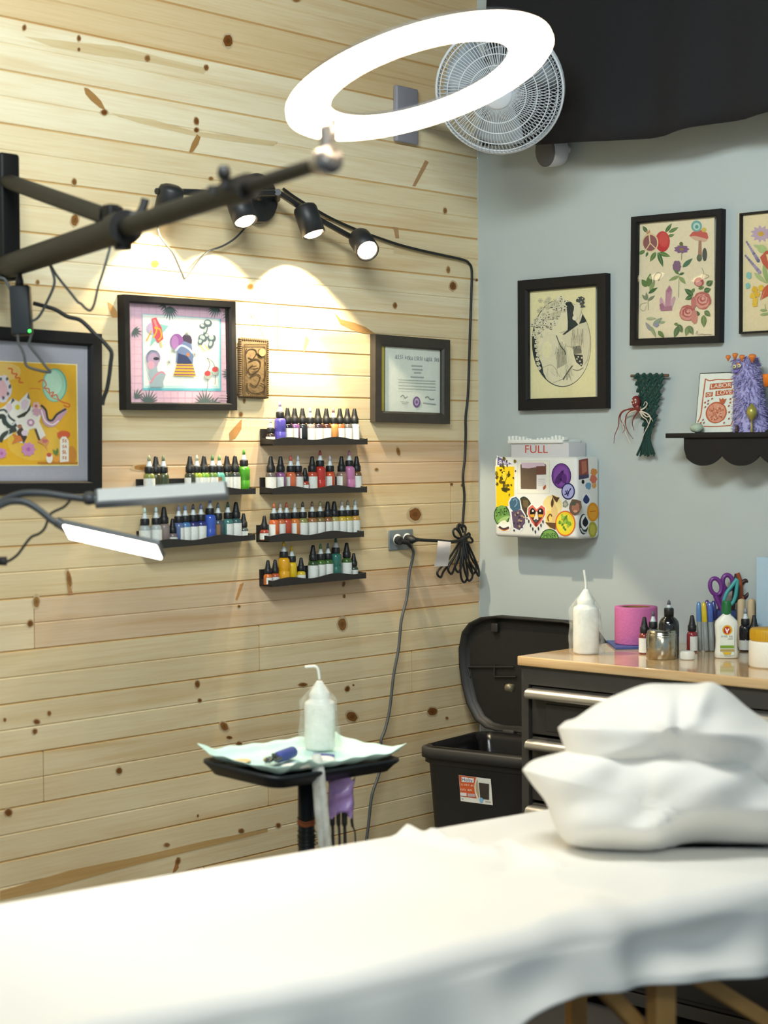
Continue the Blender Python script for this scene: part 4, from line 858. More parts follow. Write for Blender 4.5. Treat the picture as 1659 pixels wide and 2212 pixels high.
# macrame hanging with the squid figure
yM = -.02
t = thing('macrame_hanging', 'dark green knotted wall hanging on a short wooden rod', 'wall hanging', onY(1404, 900, yM))
mb = MB(); mb.tube([onY(1363, 812, yM), onY(1444, 811, yM)], .0042, 8); obj('rod', mb, mat('#6a5140', .7), t, True)
GM = mat('#1f463d', .85, var=.3, scale=120); GM2 = mat('#173730', .9, var=.3)
mb = MB()
L0, R0 = (1373, 812), (1434, 812); L1, R1 = (1391, 915), (1414, 918)
rows_ = 15
for j in range(rows_):
    f = j/(rows_-1); a = Vector(L0).lerp(Vector(L1), f); b = Vector(R0).lerp(Vector(R1), f); n = max(4, int(9-4.5*f))
    for k in range(n):
        g = (k+.5+.5*(j % 2)-.25)/n; u, v = a.x+(b.x-a.x)*g, a.y+(b.y-a.y)*g; c = onY(u, v, yM-.004); s_ = 1 if (j+k) % 2 else -1
        mb.tube([c+Vector((-.0055*s_, 0, .0065)), c+Vector((0, -.004, 0)), c+Vector((.0055*s_, 0, -.0065))], .0042, 6, mi=(j+k) % 2)
obj('knotted_panel', mb, [GM, GM2], t, True)
mb = MB()
for k in range(26):
    u0 = 1396+k % 9*1.6; u1 = 1375+40*(k+rnd.random())/26; y = yM-.002-.008*rnd.random()
    mb.tube(smooth_path([onY(u0, 910, y), onY(1392+k % 9*1.8, 935, y-.003), onY(.4*u1+.6*1398, 952, y), onY(u1, 978+rnd.uniform(0, 9), y)], 3), .0022, 5, mi=k % 2)
obj('tassel', mb, [GM, GM2], t, True)
mb = MB(); p = onY(1400, 945, yM-.004); mb.lathe([(.007, -.012), (.0085, 0), (.007, .012)], p, 10); obj('wrap', mb, GM2, t, True)
t = thing('octopus_ornament', 'small red and white octopus-like ornament with long curling strands hanging on the green knotted panel', 'ornament', onY(1378, 880, yM))
t['label'] = 'small red and white ornament with curling strands on the green wall hanging'
yq = yM-.022; RD = mat('#7a2a26', .35, coat=.3, var=.2); CR = mat('#d9cbb8', .5, var=.1)
c = onY(1374, 868, yq); mb = MB(); mb.ball(c, .0150, n=14, sc=(.95, .9, 1.25)); mb.ball(c+Vector((.006, -.002, -.016)), .008, n=10, sc=(1, .8, 1.4)); obj('head', mb, RD, t, True)
mb = MB()
for dx, dz in ((-.006, .004), (.005, .006), (-.001, -.004), (-.008, -.006), (.006, -.002)): mb.ball(c+Vector((dx, -.0115, dz)), .0028, n=7, sc=(1, .6, 1))
obj('spots', mb, CR, t, True)
for pts, m_ in (([(1380,885),(1365,882),(1345,890),(1340,905),(1350,925),(1345,935)], RD), ([(1380,885),(1362,888),(1352,900),(1352,920),(1358,935),(1368,948)], RD), ([(1378,885),(1350,886),(1338,898),(1336,920),(1328,940),(1326,958)], RD), ([(1382,885),(1370,900),(1366,915),(1370,930)], RD), ([(1384,886),(1394,880),(1398,872),(1394,868),(1390,876)], CR), ([(1384,888),(1400,895),(1405,905),(1400,920),(1392,935),(1386,952)], CR), ([(1384,888),(1396,900),(1404,900),(1410,910)], CR), ([(1382,888),(1388,900),(1396,906),(1402,918)], CR), ([(1380,886),(1360,892),(1346,912),(1350,932),(1362,958)], CR)):
    mb = MB(); n = len(smooth_path([(0,0,0)]*len(pts), 5)); mb.tube(smooth_path([onY(u, v, yq+.003*(i % 2)) for i, (u, v) in enumerate(pts)], 5), [.0026*(1-.75*k/n) for k in range(n)], 6); obj('strand', mb, m_, t, True)

# sticker-covered sharps box
yF = -.117
P = [onY(u, v, yF) for u, v in ((1067.6, 987), (1246.8, 987), (1246, 1165), (1067, 1159))]
bx0, bx1 = (P[0].x+P[3].x)/2, (P[1].x+P[2].x)/2; bz0, bz1 = (P[2].z+P[3].z)/2, (P[0].z+P[1].z)/2
t = thing('sharps_box', 'white wall box covered in stickers, its top hopper marked FULL', 'sharps container', ((bx0+bx1)/2, 0, bz0))
BOXW = mat('#dcdcd6', .45, var=.04)
mb = MB(); mb.box((bx0, yF, bz0), (bx1, -.001, bz1), bev=.012); obj('body', mb, BOXW, t, True)
yh = -.095; H0 = onY(1103, 988, yh); H1 = onY(1228, 988, yh); hz = onY(1103, 957, yh).z
mb = MB(); mb.box((H0.x, yh, bz1-.006), (H1.x, -.004, hz), bev=.004); obj('hopper', mb, mat('#c9c7c8', .5, var=.04), t, True)
rim0 = onY(1096, 957, yh-.006)
mb = MB(); mb.box((rim0.x, yh-.008, hz-.002), (H1.x-.018, -.006, hz+.010), bev=.004)
for k in range(16):
    x = rim0.x+.004+(H1.x-.022-rim0.x)*k/15; mb.box((x-.004, yh-.004, hz+.006), (x+.004, yh+.02, hz+.011+.006*rnd.random()+(.006 if k < 5 or k > 11 else 0)), bev=.002)
obj('hopper_rim', mb, mat('#e4e6e0', .5, var=.04), t, True)
iM = wm(t).inverted()
def ftl(y):
    def f(u, v): q_ = iM @ onY(u, v, y); return (q_.x, q_.z)
    return f
A = Art(ftl(yh), 1030, 920, 5.72, y=iM.translation.y+yh-.0004)
A.text('FULL', 598, 240, 878, 336, '#b8452e'); A.build('lettering', t)
yA = yF-.0004
def sticker(label, fn, y=yA):
    A = Art(ftl(yF), 1030, 920, 5.72, y=y); fn(A); o = A.build('sticker', t); o['label'] = label; return o
def s_yellow(A):
    A.poly([(228, 495), (470, 495), (470, 985), (238, 1010)], '#e6e2d0'); A.poly([(236, 503), (464, 503), (462, 985), (242, 1000)], '#e0bd1a')
    for k in range(38): A.ell(350+rnd.gauss(0, 55), 640+rnd.gauss(0, 95), rnd.uniform(8, 20), rnd.uniform(10, 26), rnd.choice(['#5a4a16', '#7a6a1c', '#4a4020']), jag=.3, n=9)
    A.ell(350, 780, 40, 22, '#3a3a18', jag=.2); A.ell(350, 620, 24, 60, '#d9c23a', jag=.2)
def s_pennant(A): A.poly([(250, 365), (455, 478), (248, 492)], '#e2e2da'); A.poly([(258, 376), (440, 474), (254, 484)], '#5f5a86'); A.scrawl(268, 412, 400, 468, 5, 10, '#dcd8e4', .04)
def s_window(A):
    A.ell(700, 630, 10, 10, '#d2d2c4'); A.poly([(500, 430), (905, 425), (905, 840), (500, 835)], '#d4d3c6'); A.poly([(510, 440), (895, 435), (895, 830), (510, 825)], '#dedccf'); A.poly([(540, 480), (560, 465), (850, 470), (858, 490), (858, 785), (545, 780)], '#665545'); A.poly([(550, 455), (830, 455), (850, 500), (790, 530), (730, 510), (640, 525), (560, 520)], '#cbb4c2'); A.poly([(740, 605), (862, 600), (862, 795), (740, 790)], '#d8d6d2'); A.poly([(735, 500), (855, 495), (855, 600), (735, 605)], '#6d4a3e'); A.leaf(825, 790, 855, 725, 16, '#a0522e')
    for k in range(4): A.line([(760, 660+k*24), (845, 658+k*24)], 6, '#aaa9a8')
def s_purple(A):
    A.ell(1045, 618, 122, 158, '#3f2556'); A.ell(1045, 618, 112, 148, '#6d3f8c'); A.ell(1045, 618, 92, 124, '#7d4c9c'); A.leaf(965, 720, 1080, 540, 30, '#4a2a63'); A.curve([(1000, 720), (1060, 640), (1060, 560), (1020, 640), (1090, 680), (1100, 740)], 22, '#4a2a63'); A.ell(1080, 650, 34, 60, '#573073')
def s_blue(A):
    A.ell(1130, 808, 84, 104, '#2c2c5c'); A.ell(1130, 808, 70, 88, '#a9a9d6'); A.line([(1085, 850), (1130, 830), (1165, 770)], 14, '#2c2c5c'); A.line([(1100, 800), (1130, 870)], 14, '#2c2c5c'); A.line([(1120, 790), (1140, 850)], 10, '#2c2c5c')
def s_shiner(A):
    A.ell(310, 1105, 98, 138, '#2f4f2a'); A.ell(310, 1105, 86, 124, '#6f9a4e'); A.text('SHINER', 238, 1030, 385, 1120, '#22381f', -.15); A.leaf(260, 1190, 420, 1110, 26, '#9dbb74')
def s_boat(A): A.poly([(250, 1230), (300, 1180), (400, 1190), (425, 1240), (400, 1300), (290, 1290)], '#e8e6de'); A.curve([(275, 1245), (330, 1275), (400, 1255)], 28, '#4a3a3c'); A.curve([(285, 1270), (340, 1292), (395, 1275)], 10, '#c9772e'); A.ell(340, 1190, 30, 26, '#dcdcc4')
def s_hand(A):
    A.poly([(390, 940), (420, 880), (490, 860), (540, 910), (560, 1020), (610, 1110), (612, 1200), (560, 1290), (530, 1310), (450, 1270), (430, 1190), (420, 1080), (395, 1010)], '#d7dcde'); A.poly([(405, 945), (430, 895), (488, 875), (530, 920), (545, 1030), (455, 1060), (412, 1010)], '#3f5f78'); A.poly([(430, 1060), (545, 1035), (598, 1110), (600, 1200), (530, 1290), (455, 1255), (440, 1150)], '#5a4a60'); A.curve([(450, 920), (480, 900), (500, 950), (470, 1000)], 10, '#7f9db0')
    for k in range(20): A.ell(520+rnd.gauss(0, 35), 1160+rnd.gauss(0, 55), 14, 14, rnd.choice(['#8a7a84', '#3f3548', '#a08a70']), jag=.3, n=8)
def s_dark(A): A.ell(600, 1000, 78, 130, '#2c3a30', -14); A.ell(602, 1000, 64, 112, '#4a3f30', -14); A.ell(605, 960, 34, 50, '#6a5a40', jag=.2)
def s_heart(A):
    def heart(s_, col):
        A.poly([(740, 1030-30*s_), (690-20*s_, 975-10*s_), (640-12*s_, 1010), (632-12*s_, 1090), (680-6*s_, 1190), (735, 1255+14*s_), (795+6*s_, 1190), (850+10*s_, 1090), (845+10*s_, 1010), (800+10*s_, 980-10*s_)], col)
    heart(1, '#ece6dc'); heart(0, '#c9665a'); A.poly([(740, 1060), (690, 1010), (655, 1050), (660, 1120), (735, 1230), (820, 1120), (828, 1050), (795, 1015)], '#54302a'); A.ell(690, 1060, 32, 44, '#1d1a1a'); A.ell(790, 1060, 34, 44, '#1d1a1a'); A.ell(695, 1050, 12, 14, '#cfc7bd'); A.ell(785, 1050, 12, 14, '#cfc7bd'); A.poly([(735, 1060), (750, 1060), (765, 1160), (705, 1160)], '#d9cfc0'); A.poly([(655, 1095), (715, 1090), (715, 1130), (670, 1130)], '#cf9a34'); A.poly([(765, 1090), (830, 1095), (815, 1130), (765, 1130)], '#cf9a34'); A.ell(735, 1170, 22, 18, '#4a4f5a'); A.ell(735, 1215, 20, 26, '#7a2a26')
    for x, y in ((645, 1180), (668, 1230), (695, 1275), (727, 1310), (765, 1270), (797, 1230), (822, 1185)): A.leaf(x, y-26, x, y+26, 9, '#2f3440')
def s_moon(A):
    A.ell(935, 985, 120, 130, '#dcc98a'); A.poly([(850, 1050), (990, 1050), (985, 1260), (900, 1270), (850, 1200)], '#dcc06a'); A.poly([(935, 850), (960, 880), (1020, 880), (1000, 930), (960, 950), (1000, 1030), (1000, 1200), (960, 1280), (900, 1230), (850, 1190), (930, 1180), (920, 1000)], '#cdb27a'); A.poly([(930, 850), (985, 880), (1025, 885), (990, 950), (950, 900)], '#4f3826'); A.leaf(930, 1010, 940, 880, 18, '#4f3826'); A.poly([(845, 1190), (980, 1200), (975, 1285), (900, 1250)], '#5c4430'); A.curve([(890, 1180), (880, 1130), (910, 1090), (930, 1120)], 16, '#6a4c2e')
def s_pizza(A):
    A.ell(1095, 1205, 126, 158, '#c8642a'); A.ell(1095, 1205, 112, 142, '#dcc030'); A.ell(1090, 1205, 92, 112, '#d3c83e')
    for k in range(24): A.ell(1090+rnd.gauss(0, 42), 1195+rnd.gauss(0, 42), 15, 20, rnd.choice(['#6f9a34', '#557f2c', '#8fae48']), jag=.3, n=8)
def s_face(A): A.poly([(1150, 960), (1180, 905), (1230, 910), (1290, 930), (1300, 1010), (1260, 1080), (1210, 1110), (1160, 1080), (1140, 1020)], '#6a5648'); A.ell(1220, 1010, 50, 62, '#a3705c', jag=.12); A.ell(1200, 960, 26, 24, '#4f5a50', jag=.2); A.ell(1220, 1055, 26, 16, '#c99a80'); A.ell(1095, 965, 34, 44, '#8a8d80', jag=.2); A.ell(1095, 965, 18, 24, '#b5b0a2', jag=.2)
def s_shiner2(A):
    pts = [(780, 1392)]+[(898+116*math.cos(a), 1395-122*math.sin(a)) for a in [PI-PI*k/16 for k in range(17)]]+[(1016, 1392)]; A.poly(pts, '#2c4a28'); A.poly([(792, 1390)]+[(898+102*math.cos(a), 1393-108*math.sin(a)) for a in [PI-PI*k/16 for k in range(17)]]+[(1004, 1390)], '#6f9a4e'); A.text('SHINER', 810, 1325, 980, 1385, '#1d331a')
for lb, fn in (('yellow rectangular sticker with dark figures', s_yellow), ('purple pennant sticker', s_pennant), ('brown inspection window with a white label', s_window), ('round purple sticker with a horse-like shape', s_purple), ('small round blue sticker', s_blue), ('dark round sticker behind the blue figure sticker', s_dark), ('round green beer sticker at left', s_shiner), ('white boat-like sticker', s_boat), ('blue and violet figure sticker', s_hand), ('tan cat and moon sticker', s_moon), ('crying heart face sticker', s_heart), ('brown animal face sticker', s_face), ('round yellow sticker with green leaves', s_pizza), ('green beer sticker at the lower edge', s_shiner2)):
    o = sticker(lb, fn, yA+.0001 if fn in (s_window,) else yA-.00035*(1 if fn in (s_blue, s_hand, s_pizza, s_heart, s_boat) else 0))
    if fn is s_window: o.name = 'window'
# stickers on the right-hand side of the box: traced on the plane x = bx1
def side_sticker(label, fn):
    def f(u, v): p = onX(u, v, bx1); return (p.y, p.z)
    A = Art(f, 1030, 920, 5.72, y=0); fn(A)
    st = .00006; off = iM.translation
    A.mb.v = [(bx1+.0004+st*k+off.x, x+off.y, z+off.z) for x, k, z in A.mb.v]
    A.mb.f = [list(q) for q in A.mb.f]
    o = obj('sticker', A.mb, [ink(c) for c in A.cols], t); o['label'] = label
side_sticker('brown postcard sticker on the side', lambda A: (A.poly([(1258, 420), (1372, 400), (1382, 640), (1258, 665)], '#8a4f44'), A.poly([(1290, 440), (1350, 430), (1360, 560), (1300, 600)], '#b0705a'), A.poly([(1258, 610), (1382, 600), (1382, 640), (1258, 665)], '#4a4660')))
side_sticker('orange and red speckled sticker on the side', lambda A: (A.ell(1445, 570, 40, 44, '#cf8a48', jag=.2), A.ell(1440, 660, 42, 50, '#c9705a', jag=.2), A.ell(1450, 735, 30, 34, '#d09a5a', jag=.2), A.ell(1375, 740, 40, 44, '#6f9ab5', jag=.2), A.ell(1310, 690, 18, 26, '#2a2a2c')))
side_sticker('blue oval sticker on the side', lambda A: (A.ell(1352, 905, 58, 88, '#e2e2e0'), A.leaf(1352, 965, 1350, 845, 40, '#33406a')))
side_sticker('round orange sticker on the side', lambda A: (A.ell(1432, 1065, 72, 118, '#d08a22'), A.ell(1432, 1065, 52, 90, '#d99a34'), A.line([(1395, 1060), (1470, 1050)], 12, '#c06a18')))
side_sticker('black and white spade sticker on the side', lambda A: (A.ell(1318, 1215, 56, 128, '#34383c'), A.ell(1330, 1190, 46, 92, '#dcdcd8'), A.leaf(1338, 1250, 1340, 1120, 36, '#22252a'), A.curve([(1280, 1260), (1310, 1310), (1360, 1320)], 18, '#b9bcbc')))
side_sticker('round olive sticker on the side', lambda A: (A.ell(1430, 1280, 54, 98, '#9a9a3a', jag=.05), A.ell(1430, 1280, 34, 66, '#b5ae4e', jag=.1)))

# small grey and white device under the drape
t = thing('wall_speaker', 'small white rounded device with a dark grey front on the wall under the black drape', 'speaker', onY(1193, 330, -.06))
c = onY(1186, 326, -.07); ax = Vector((-.27, -.95, -.12)).normalized()
mb = MB(); mb.lathe([(.0005, -.05), (.034, -.049), (.046, -.040), (.049, -.012), (.049, .012), (.046, .016)], c, 28, axis=ax, sy=1.0); obj('housing', mb, mat('#c9c8cc', .45, var=.03), t, True)
mb = MB(); mb.lathe([(.0005, .019), (.036, .019), (.0475, .0165), (.0485, .004)], c, 28, axis=ax); obj('grille', mb, mat('#5c5c60', .7, var=.2, scale=300), t, True)
mb = MB(); mb.tube([c-ax*.03, Vector((c.x+.02, -.012, c.z+.01)), Vector((c.x+.02, -.001, c.z+.01))], .012, 10); obj('bracket', mb, WHITE, t, True)

# wall fan in the corner behind the ring lamp
D = 5.0; c = at(1080, 193, D); R_ = 137/F*D
t = thing('wall_fan', 'white round wire-cage wall fan in the corner behind the ring light', 'fan', c)
fa = (Vector(CAM)-c).normalized(); fa = (fa+Vector((-.10, -.05, -.22))).normalized(); X_ = fa.cross(Vector((0, 0, 1))).normalized(); Y_ = X_.cross(fa)
FAN = mat('#c9cdd2', .4, var=.03); FANB = mat('#9aa2a8', .35, var=.05)
def fp(r, a, d): return c+X_*(r*math.cos(a))+Y_*(r*math.sin(a))+fa*d
mb = MB()
for r, d, w_ in ((1.0, .012, .0042), (.93, .034, .0018), (.80, .052, .0016), (.62, .062, .0016), (.45, .066, .0016), (1.0, -.012, .0042)): mb.tube([fp(R_*r, 2*PI*k/56, d) for k in range(56)], w_, 6, closed=True)
NW = 96
for k in range(NW):
    a = 2*PI*k/NW; mb.tube([fp(R_*q_, a+.25*(1-q_), d) for q_, d in ((1.0, .012), (.96, .028), (.88, .044), (.7, .059), (.45, .066), (.24, .067))], .00105, 5)
obj('front_cage', mb, FAN, t, True)
mb = MB(); mb.lathe([(.0005, .076), (R_*.2, .073), (R_*.25, .066), (R_*.25, .062), (.0005, .061)], c, 24, axis=fa); obj('badge', mb, FAN, t, True)
mb = MB()
for r, d in ((.9, -.040), (.6, -.06)): mb.tube([fp(R_*r, 2*PI*k/48, d) for k in range(48)], .0018, 5, closed=True)
for k in range(NW):
    a = 2*PI*k/NW; mb.tube([fp(R_*q_, a-.2*(1-q_), d) for q_, d in ((1.0, -.012), (.95, -.030), (.8, -.050), (.3, -.066))], .00125, 5)
obj('rear_cage', mb, FAN, t, True)
for k in range(3):
    a0 = 2*PI*k/3+.4; rows = []
    for j in range(9):
        f = j/8; r = R_*(.2+.68*f); rows.append([fp(r, a0+s_*(.62-.12*f)+.2*f, -.018*s_*2+.006) for s_ in (-1, -.5, 0, .5, 1)])
    mb = MB(); mb.rings(rows, 0, True, False, closed=False); o = obj('blade', mb, FANB, t, True); md = o.modifiers.new('thick', 'SOLIDIFY'); md.thickness = .003
mb = MB(); mb.lathe([(.0005, .03), (R_*.2, .028), (R_*.22, .02), (R_*.22, -.02), (.0005, -.02)], c, 20, axis=fa); obj('hub', mb, FANB, t, True)
mb = MB(); mb.lathe([(.0005, -.045), (.045, -.046), (.055, -.06), (.055, -.12), (.045, -.14), (.0005, -.141)], c, 20, axis=fa); obj('motor', mb, FAN, t, True)
e = c-fa*.13; mb = MB(); mb.tube([e, e+Vector((-.06, .03, -.03)), Vector((.012, e.y+.03, e.z-.05))], .018, 10); mb.box((.0005, e.y-.02, e.z-.13), (.02, e.y+.08, e.z+.04), bev=.006); obj('wall_bracket', mb, mat('#8d8b93', .5, var=.05), t, True)

# ------------------------------------------------------------------ cabinet with drawers
CT = .93
cf = onZ(1117, 1417, CT); cx0 = cf.x; cy0 = cf.y; cx1 = 1.95
t = thing('drawer_cabinet', 'black metal drawer cabinet with silver pull handles and a wooden top', 'cabinet', ((cx0+cx1)/2, (cy0-.01)/2, 0))
mb = MB(); mb.box((cx0, cy0, CT-.026), (cx1, -.012, CT), bev=.003)
WTOP = bpy.data.materials.new('varnished_wood_top'); WTOP.use_nodes = True
nt = WTOP.node_tree; N = nt.nodes; L = nt.links; b = N['Principled BSDF']; b.inputs['Roughness'].default_value = .14; b.inputs['Coat Weight'].default_value = .5; b.inputs['Coat Roughness'].default_value = .06
geo = N.new('ShaderNodeNewGeometry'); mp = N.new('ShaderNodeMapping'); mp.inputs['Scale'].default_value = (3, 60, 60); no = N.new('ShaderNodeTexNoise'); no.inputs['Scale'].default_value = 1; no.inputs['Detail'].default_value = 4
cr_ = N.new('ShaderNodeValToRGB'); cr_.color_ramp.elements[0].position = .35; cr_.color_ramp.elements[0].color = (*lin('#c29a68'), 1); cr_.color_ramp.elements[1].position = .68; cr_.color_ramp.elements[1].color = (*lin('#dcbd90'), 1)
L.new(geo.outputs['Position'], mp.inputs[0]); L.new(mp.outputs[0], no.inputs['Vector']); L.new(no.outputs['Fac'], cr_.inputs[0]); L.new(cr_.outputs[0], b.inputs['Base Color'])
obj('worktop', mb, WTOP, t, True)
CB = mat('#3a3733', .5, var=.12, bump=.04); CBD = mat('#2f2d2b', .45, var=.12, bump=.03); CHR = mat('#c9c6c0', .32, .85, var=.05)
fx0 = cx0+.006; fy = cy0+.012; zt = CT-.0265
mb = MB(); mb.box((fx0, fy, 0.05), (fx0+.024, -.02, zt)); mb.box((cx1-.03, fy, .05), (cx1-.006, -.02, zt)); mb.box((fx0, -.03, .05), (cx1-.006, -.012, zt)); mb.box((fx0, fy, .03), (cx1-.006, -.02, .06)); obj('case', mb, CB, t, True)
zr = onY(1150, 1479, fy).z
mb = MB(); mb.box((fx0+.024, fy, zr), (cx1-.03, fy+.02, zt)); obj('top_rail', mb, CB, t, True)
pz = [onY(1150, v, fy).z for v in (1479, 1592, 1735)]; pz = [zr, pz[1]+.004, pz[2]+.004, .30, .06]
for k in range(4):
    za, zb = pz[k]-.004, pz[k+1]+.004; dx0, dx1 = fx0+.03, cx1-.036
    mb = MB(); mb.box((dx0, fy+.006, zb), (dx1, fy+.024, za), bev=.003); mb.box((dx0+.05, fy+.002, zb+.012), (dx1-.05, fy+.008, za-.045), bev=.004)
    mb.box((dx0, fy+.024, zb+.01), (dx0+.01, -.05, za-.02)); mb.box((dx1-.01, fy+.024, zb+.01), (dx1, -.05, za-.02)); mb.box((dx0, fy+.024, zb+.01), (dx1, -.05, zb+.015)); d_ = obj('drawer', mb, CBD, t, True)
    hzz = za-.010; mb = MB(); hh = .012
    prf = [(fy+.006, hzz+.004), (fy-.012, hzz+.004), (fy-.024, hzz-.002), (fy-.028, hzz-.012), (fy-.024, hzz-.022), (fy-.020, hzz-.022), (fy-.022, hzz-.012), (fy-.018, hzz-.004), (fy+.006, hzz-.002)]
    mb.rings([[(x, y, z) for y, z in prf] for x in (dx0, dx1)], 0, True, True); obj('handle', mb, CHR, d_, True)
k_ = onX(1108, 1487, fx0); mb = MB(); mb.lathe([(.0005, 0), (.011, 0), (.012, .014), (.010, .022), (.0005, .023)], (fx0, k_.y, k_.z), 14, axis=(-1, 0, 0)); obj('side_knob', mb, mat('#6d6552', .45, .4), t, True)
for x in (fx0+.05, cx1-.06):
    for y in (fy+.05, -.07): mb = MB(); mb.lathe([(.0005, 0), (.022, 0), (.022, .03), (.0005, .03)], (x, y, 0), 14); obj('foot', mb, BLACK, t, True)

# ------------------------------------------------------------------ waste bin with lid up
BZ = .62
r0 = onZ(897, 1612, BZ); 
t = thing('waste_bin', 'black lidded waste bin open in the corner with a white and orange sticker', 'bin', (.36, -.33, 0), math.radians(7))
BINM = mat('#343230', .55, var=.15, bump=.05); iM = wm(t).inverted()
def rrect(w, d, r, z, x0=0, y0=0, n=6):
    o = []
    for sx, sy, a0 in ((1, 1, 0), (-1, 1, PI/2), (-1, -1, PI), (1, -1, 1.5*PI)):
        for k in range(n+1): a = a0+PI/2*k/n; o.append((x0+sx*(w/2-r)+r*math.cos(a), y0+sy*(d/2-r)+r*math.sin(a), z))
    return o
bl = iM @ r0; bw, bd = .46, .36; ox, oy = bl.x+bw/2+.002, bl.y+bd/2-.004
mb = MB(); mb.rings([rrect(bw-.10, bd-.09, .05, .002, ox, oy), rrect(bw-.10, bd-.09, .05, .01, ox, oy), rrect(bw-.035, bd-.03, .05, BZ-.05, ox, oy), rrect(bw-.02, bd-.015, .045, BZ-.045, ox, oy), rrect(bw-.02, bd-.015, .045, BZ-.032, ox, oy), rrect(bw, bd, .05, BZ-.03, ox, oy), rrect(bw, bd, .05, BZ-.004, ox, oy), rrect(bw-.006, bd-.006, .05, BZ, ox, oy), rrect(bw-.024, bd-.024, .045, BZ, ox, oy), rrect(bw-.034, bd-.034, .045, BZ-.03, ox, oy), rrect(bw-.12, bd-.11, .045, .02, ox, oy)], 0, True, True); obj('body', mb, BINM, t)
rows = []
for k, (s_, z) in enumerate(((.012, BZ-.002), (.016, BZ+.004), (.022, BZ+.003), (.034, BZ-.02), (.05, BZ-.10), (.07, BZ-.25))):
    r = rrect(bw-2*s_, bd-2*s_, .045, z, ox, oy); rows.append([(x+.004*math.sin(i*2.3+k), y+.004*math.cos(i*1.7+k), zz+(.003*math.sin(i*1.9) if k > 1 else 0)) for i, (x, y, zz) in enumerate(r)])
mb = MB(); mb.rings(rows, 0, True, False); obj('bin_liner', mb, mat('#121214', .25, var=.2, bump=.2), t)
# lid: standing open against the grey wall
yl = -.125
def lidpt(u, v, y): return iM @ onY(u, v, y)
outline = [(1232, 1336), (1150, 1331), (1070, 1330), (1040, 1333), (1015, 1345), (1000, 1365), (993, 1400), (994, 1440), (1000, 1480), (1010, 1520), (1028, 1555), (1050, 1572), (1075, 1579), (1110, 1581), (1150, 1582), (1200, 1583)]
pl = [onY(u, v, yl) for u, v in outline]; xm = .30
pts = [(p.x, p.z) for p in pl]; xr = max(p[0] for p in pts); mir = [(2*(xr-.10)+.10*0-p[0]+.0, p[1]) for p in pts]
cxl = xr-.155
left = [p for p in pts if p[0] < cxl]; full = left+[(2*cxl-p[0], p[1]) for p in left[::-1]]
ctr = (cxl, sum(p[1] for p in left)/len(left))
def lring(s_, y): return [tuple(iM @ Vector((ctr[0]+(p[0]-ctr[0])*s_, y, ctr[1]+(p[1]-ctr[1])*s_))) for p in full]
mb = MB(); mb.rings([lring(.95, yl+.050), lring(1.0, yl+.034), lring(1.0, yl-.006), lring(.975, yl-.008), lring(.95, yl+.012), lring(.90, yl+.018)], 0, True, True)
obj('lid', mb, mat('#1e1d1c', .5, var=.2, bump=.05), t)
mb = MB()
for a_, b_ in (((1010, 1441), (1110, 1441)), ((1068, 1436), (1068, 1460)), ((1068, 1462), (1115, 1462)), ((1010, 1441), (1016, 1462))):
    p0, p1 = iM @ onY(*a_, yl+.012), iM @ onY(*b_, yl+.012); mb.tube([p0, p1], .0028, 6)
obj('lid_rib', mb, mat('#272625', .5, var=.2), t)
mb = MB(); p0 = iM @ onY(1070, 1356, yl+.010); mb.box((p0.x-.012, p0.y-.008, p0.z-.014), (p0.x+.012, p0.y+.006, p0.z+.014), bev=.003)
obj('latch', mb, mat('#272625', .5, var=.2), t)
mb = MB()
for sx in (-.12, .12): mb.box((ox+sx-.02, oy+bd/2-.012, BZ-.02), (ox+sx+.02, oy+bd/2+.012, BZ+.012), bev=.004)
obj('hinge', mb, BINM, t)
# maker's sticker on the front of the bin
fyl = oy-bd/2
nrm = wm(t).to_3x3() @ Vector((0, -1, 0)); pl0 = wm(t) @ Vector((ox, fyl+.016, .5))
def stl(u, v):
    d = Vector(ray(u, v)); o_ = Vector(CAM); k = (pl0-o_).dot(nrm)/d.dot(nrm); q_ = iM @ (o_+d*k); return (q_.x, q_.z)
A = Art(stl, 960, 1650, 12.762, y=0)
A.poly([(405, 305), (1285, 415), (1320, 1145), (435, 1030)], '#dedbd0'); A.poly([(410, 310), (900, 372), (850, 520), (845, 720), (880, 960), (435, 900)], '#c65a32')
A.poly([(478, 355), (818, 402), (812, 520), (478, 495)], '#e2dcdc'); A.text('Hefty', 492, 378, 778, 500, '#39345e', .12); A.text('XL', 445, 535, 520, 592, '#e9c9ae', .10); A.scrawl(545, 545, 815, 600, 9, 12, '#e9c9ae', .10); A.scrawl(450, 672, 595, 732, 4, 14, '#e9c9ae', .1); A.scrawl(640, 690, 770, 745, 4, 14, '#e9c9ae', .1)
A.poly([(432, 790), (610, 800), (608, 895), (435, 880)], '#dcd6d4'); A.poly([(640, 815), (845, 835), (850, 915), (640, 900)], '#b9a3a6'); A.curve([(905, 380), (855, 560), (855, 760), (905, 960)], 30, '#e6d5c4'); A.poly([(925, 420), (870, 560), (870, 750), (930, 940), (960, 900), (940, 700)], '#a99a7c')
A.poly([(955, 515), (1240, 550), (1225, 990), (985, 960)], '#3f3833'); A.ell(1010, 1000, 52, 70, '#7fb0d4'); A.line([(470, 965), (520, 972)], 20, '#8a8a8a'); A.line([(1120, 1040), (1280, 1060)], 20, '#9a9c94')
sl = math.atan2(.0125-.005, .55)
A.mb.v = [(x, fyl+.0155-.00005*k+(BZ-.05-z)*.057-.0025, z) for x, k, z in A.mb.v]
o = obj('sticker', A.mb, [ink(c) for c in A.cols], t); o['label'] = 'white and orange sticker with dark lettering'
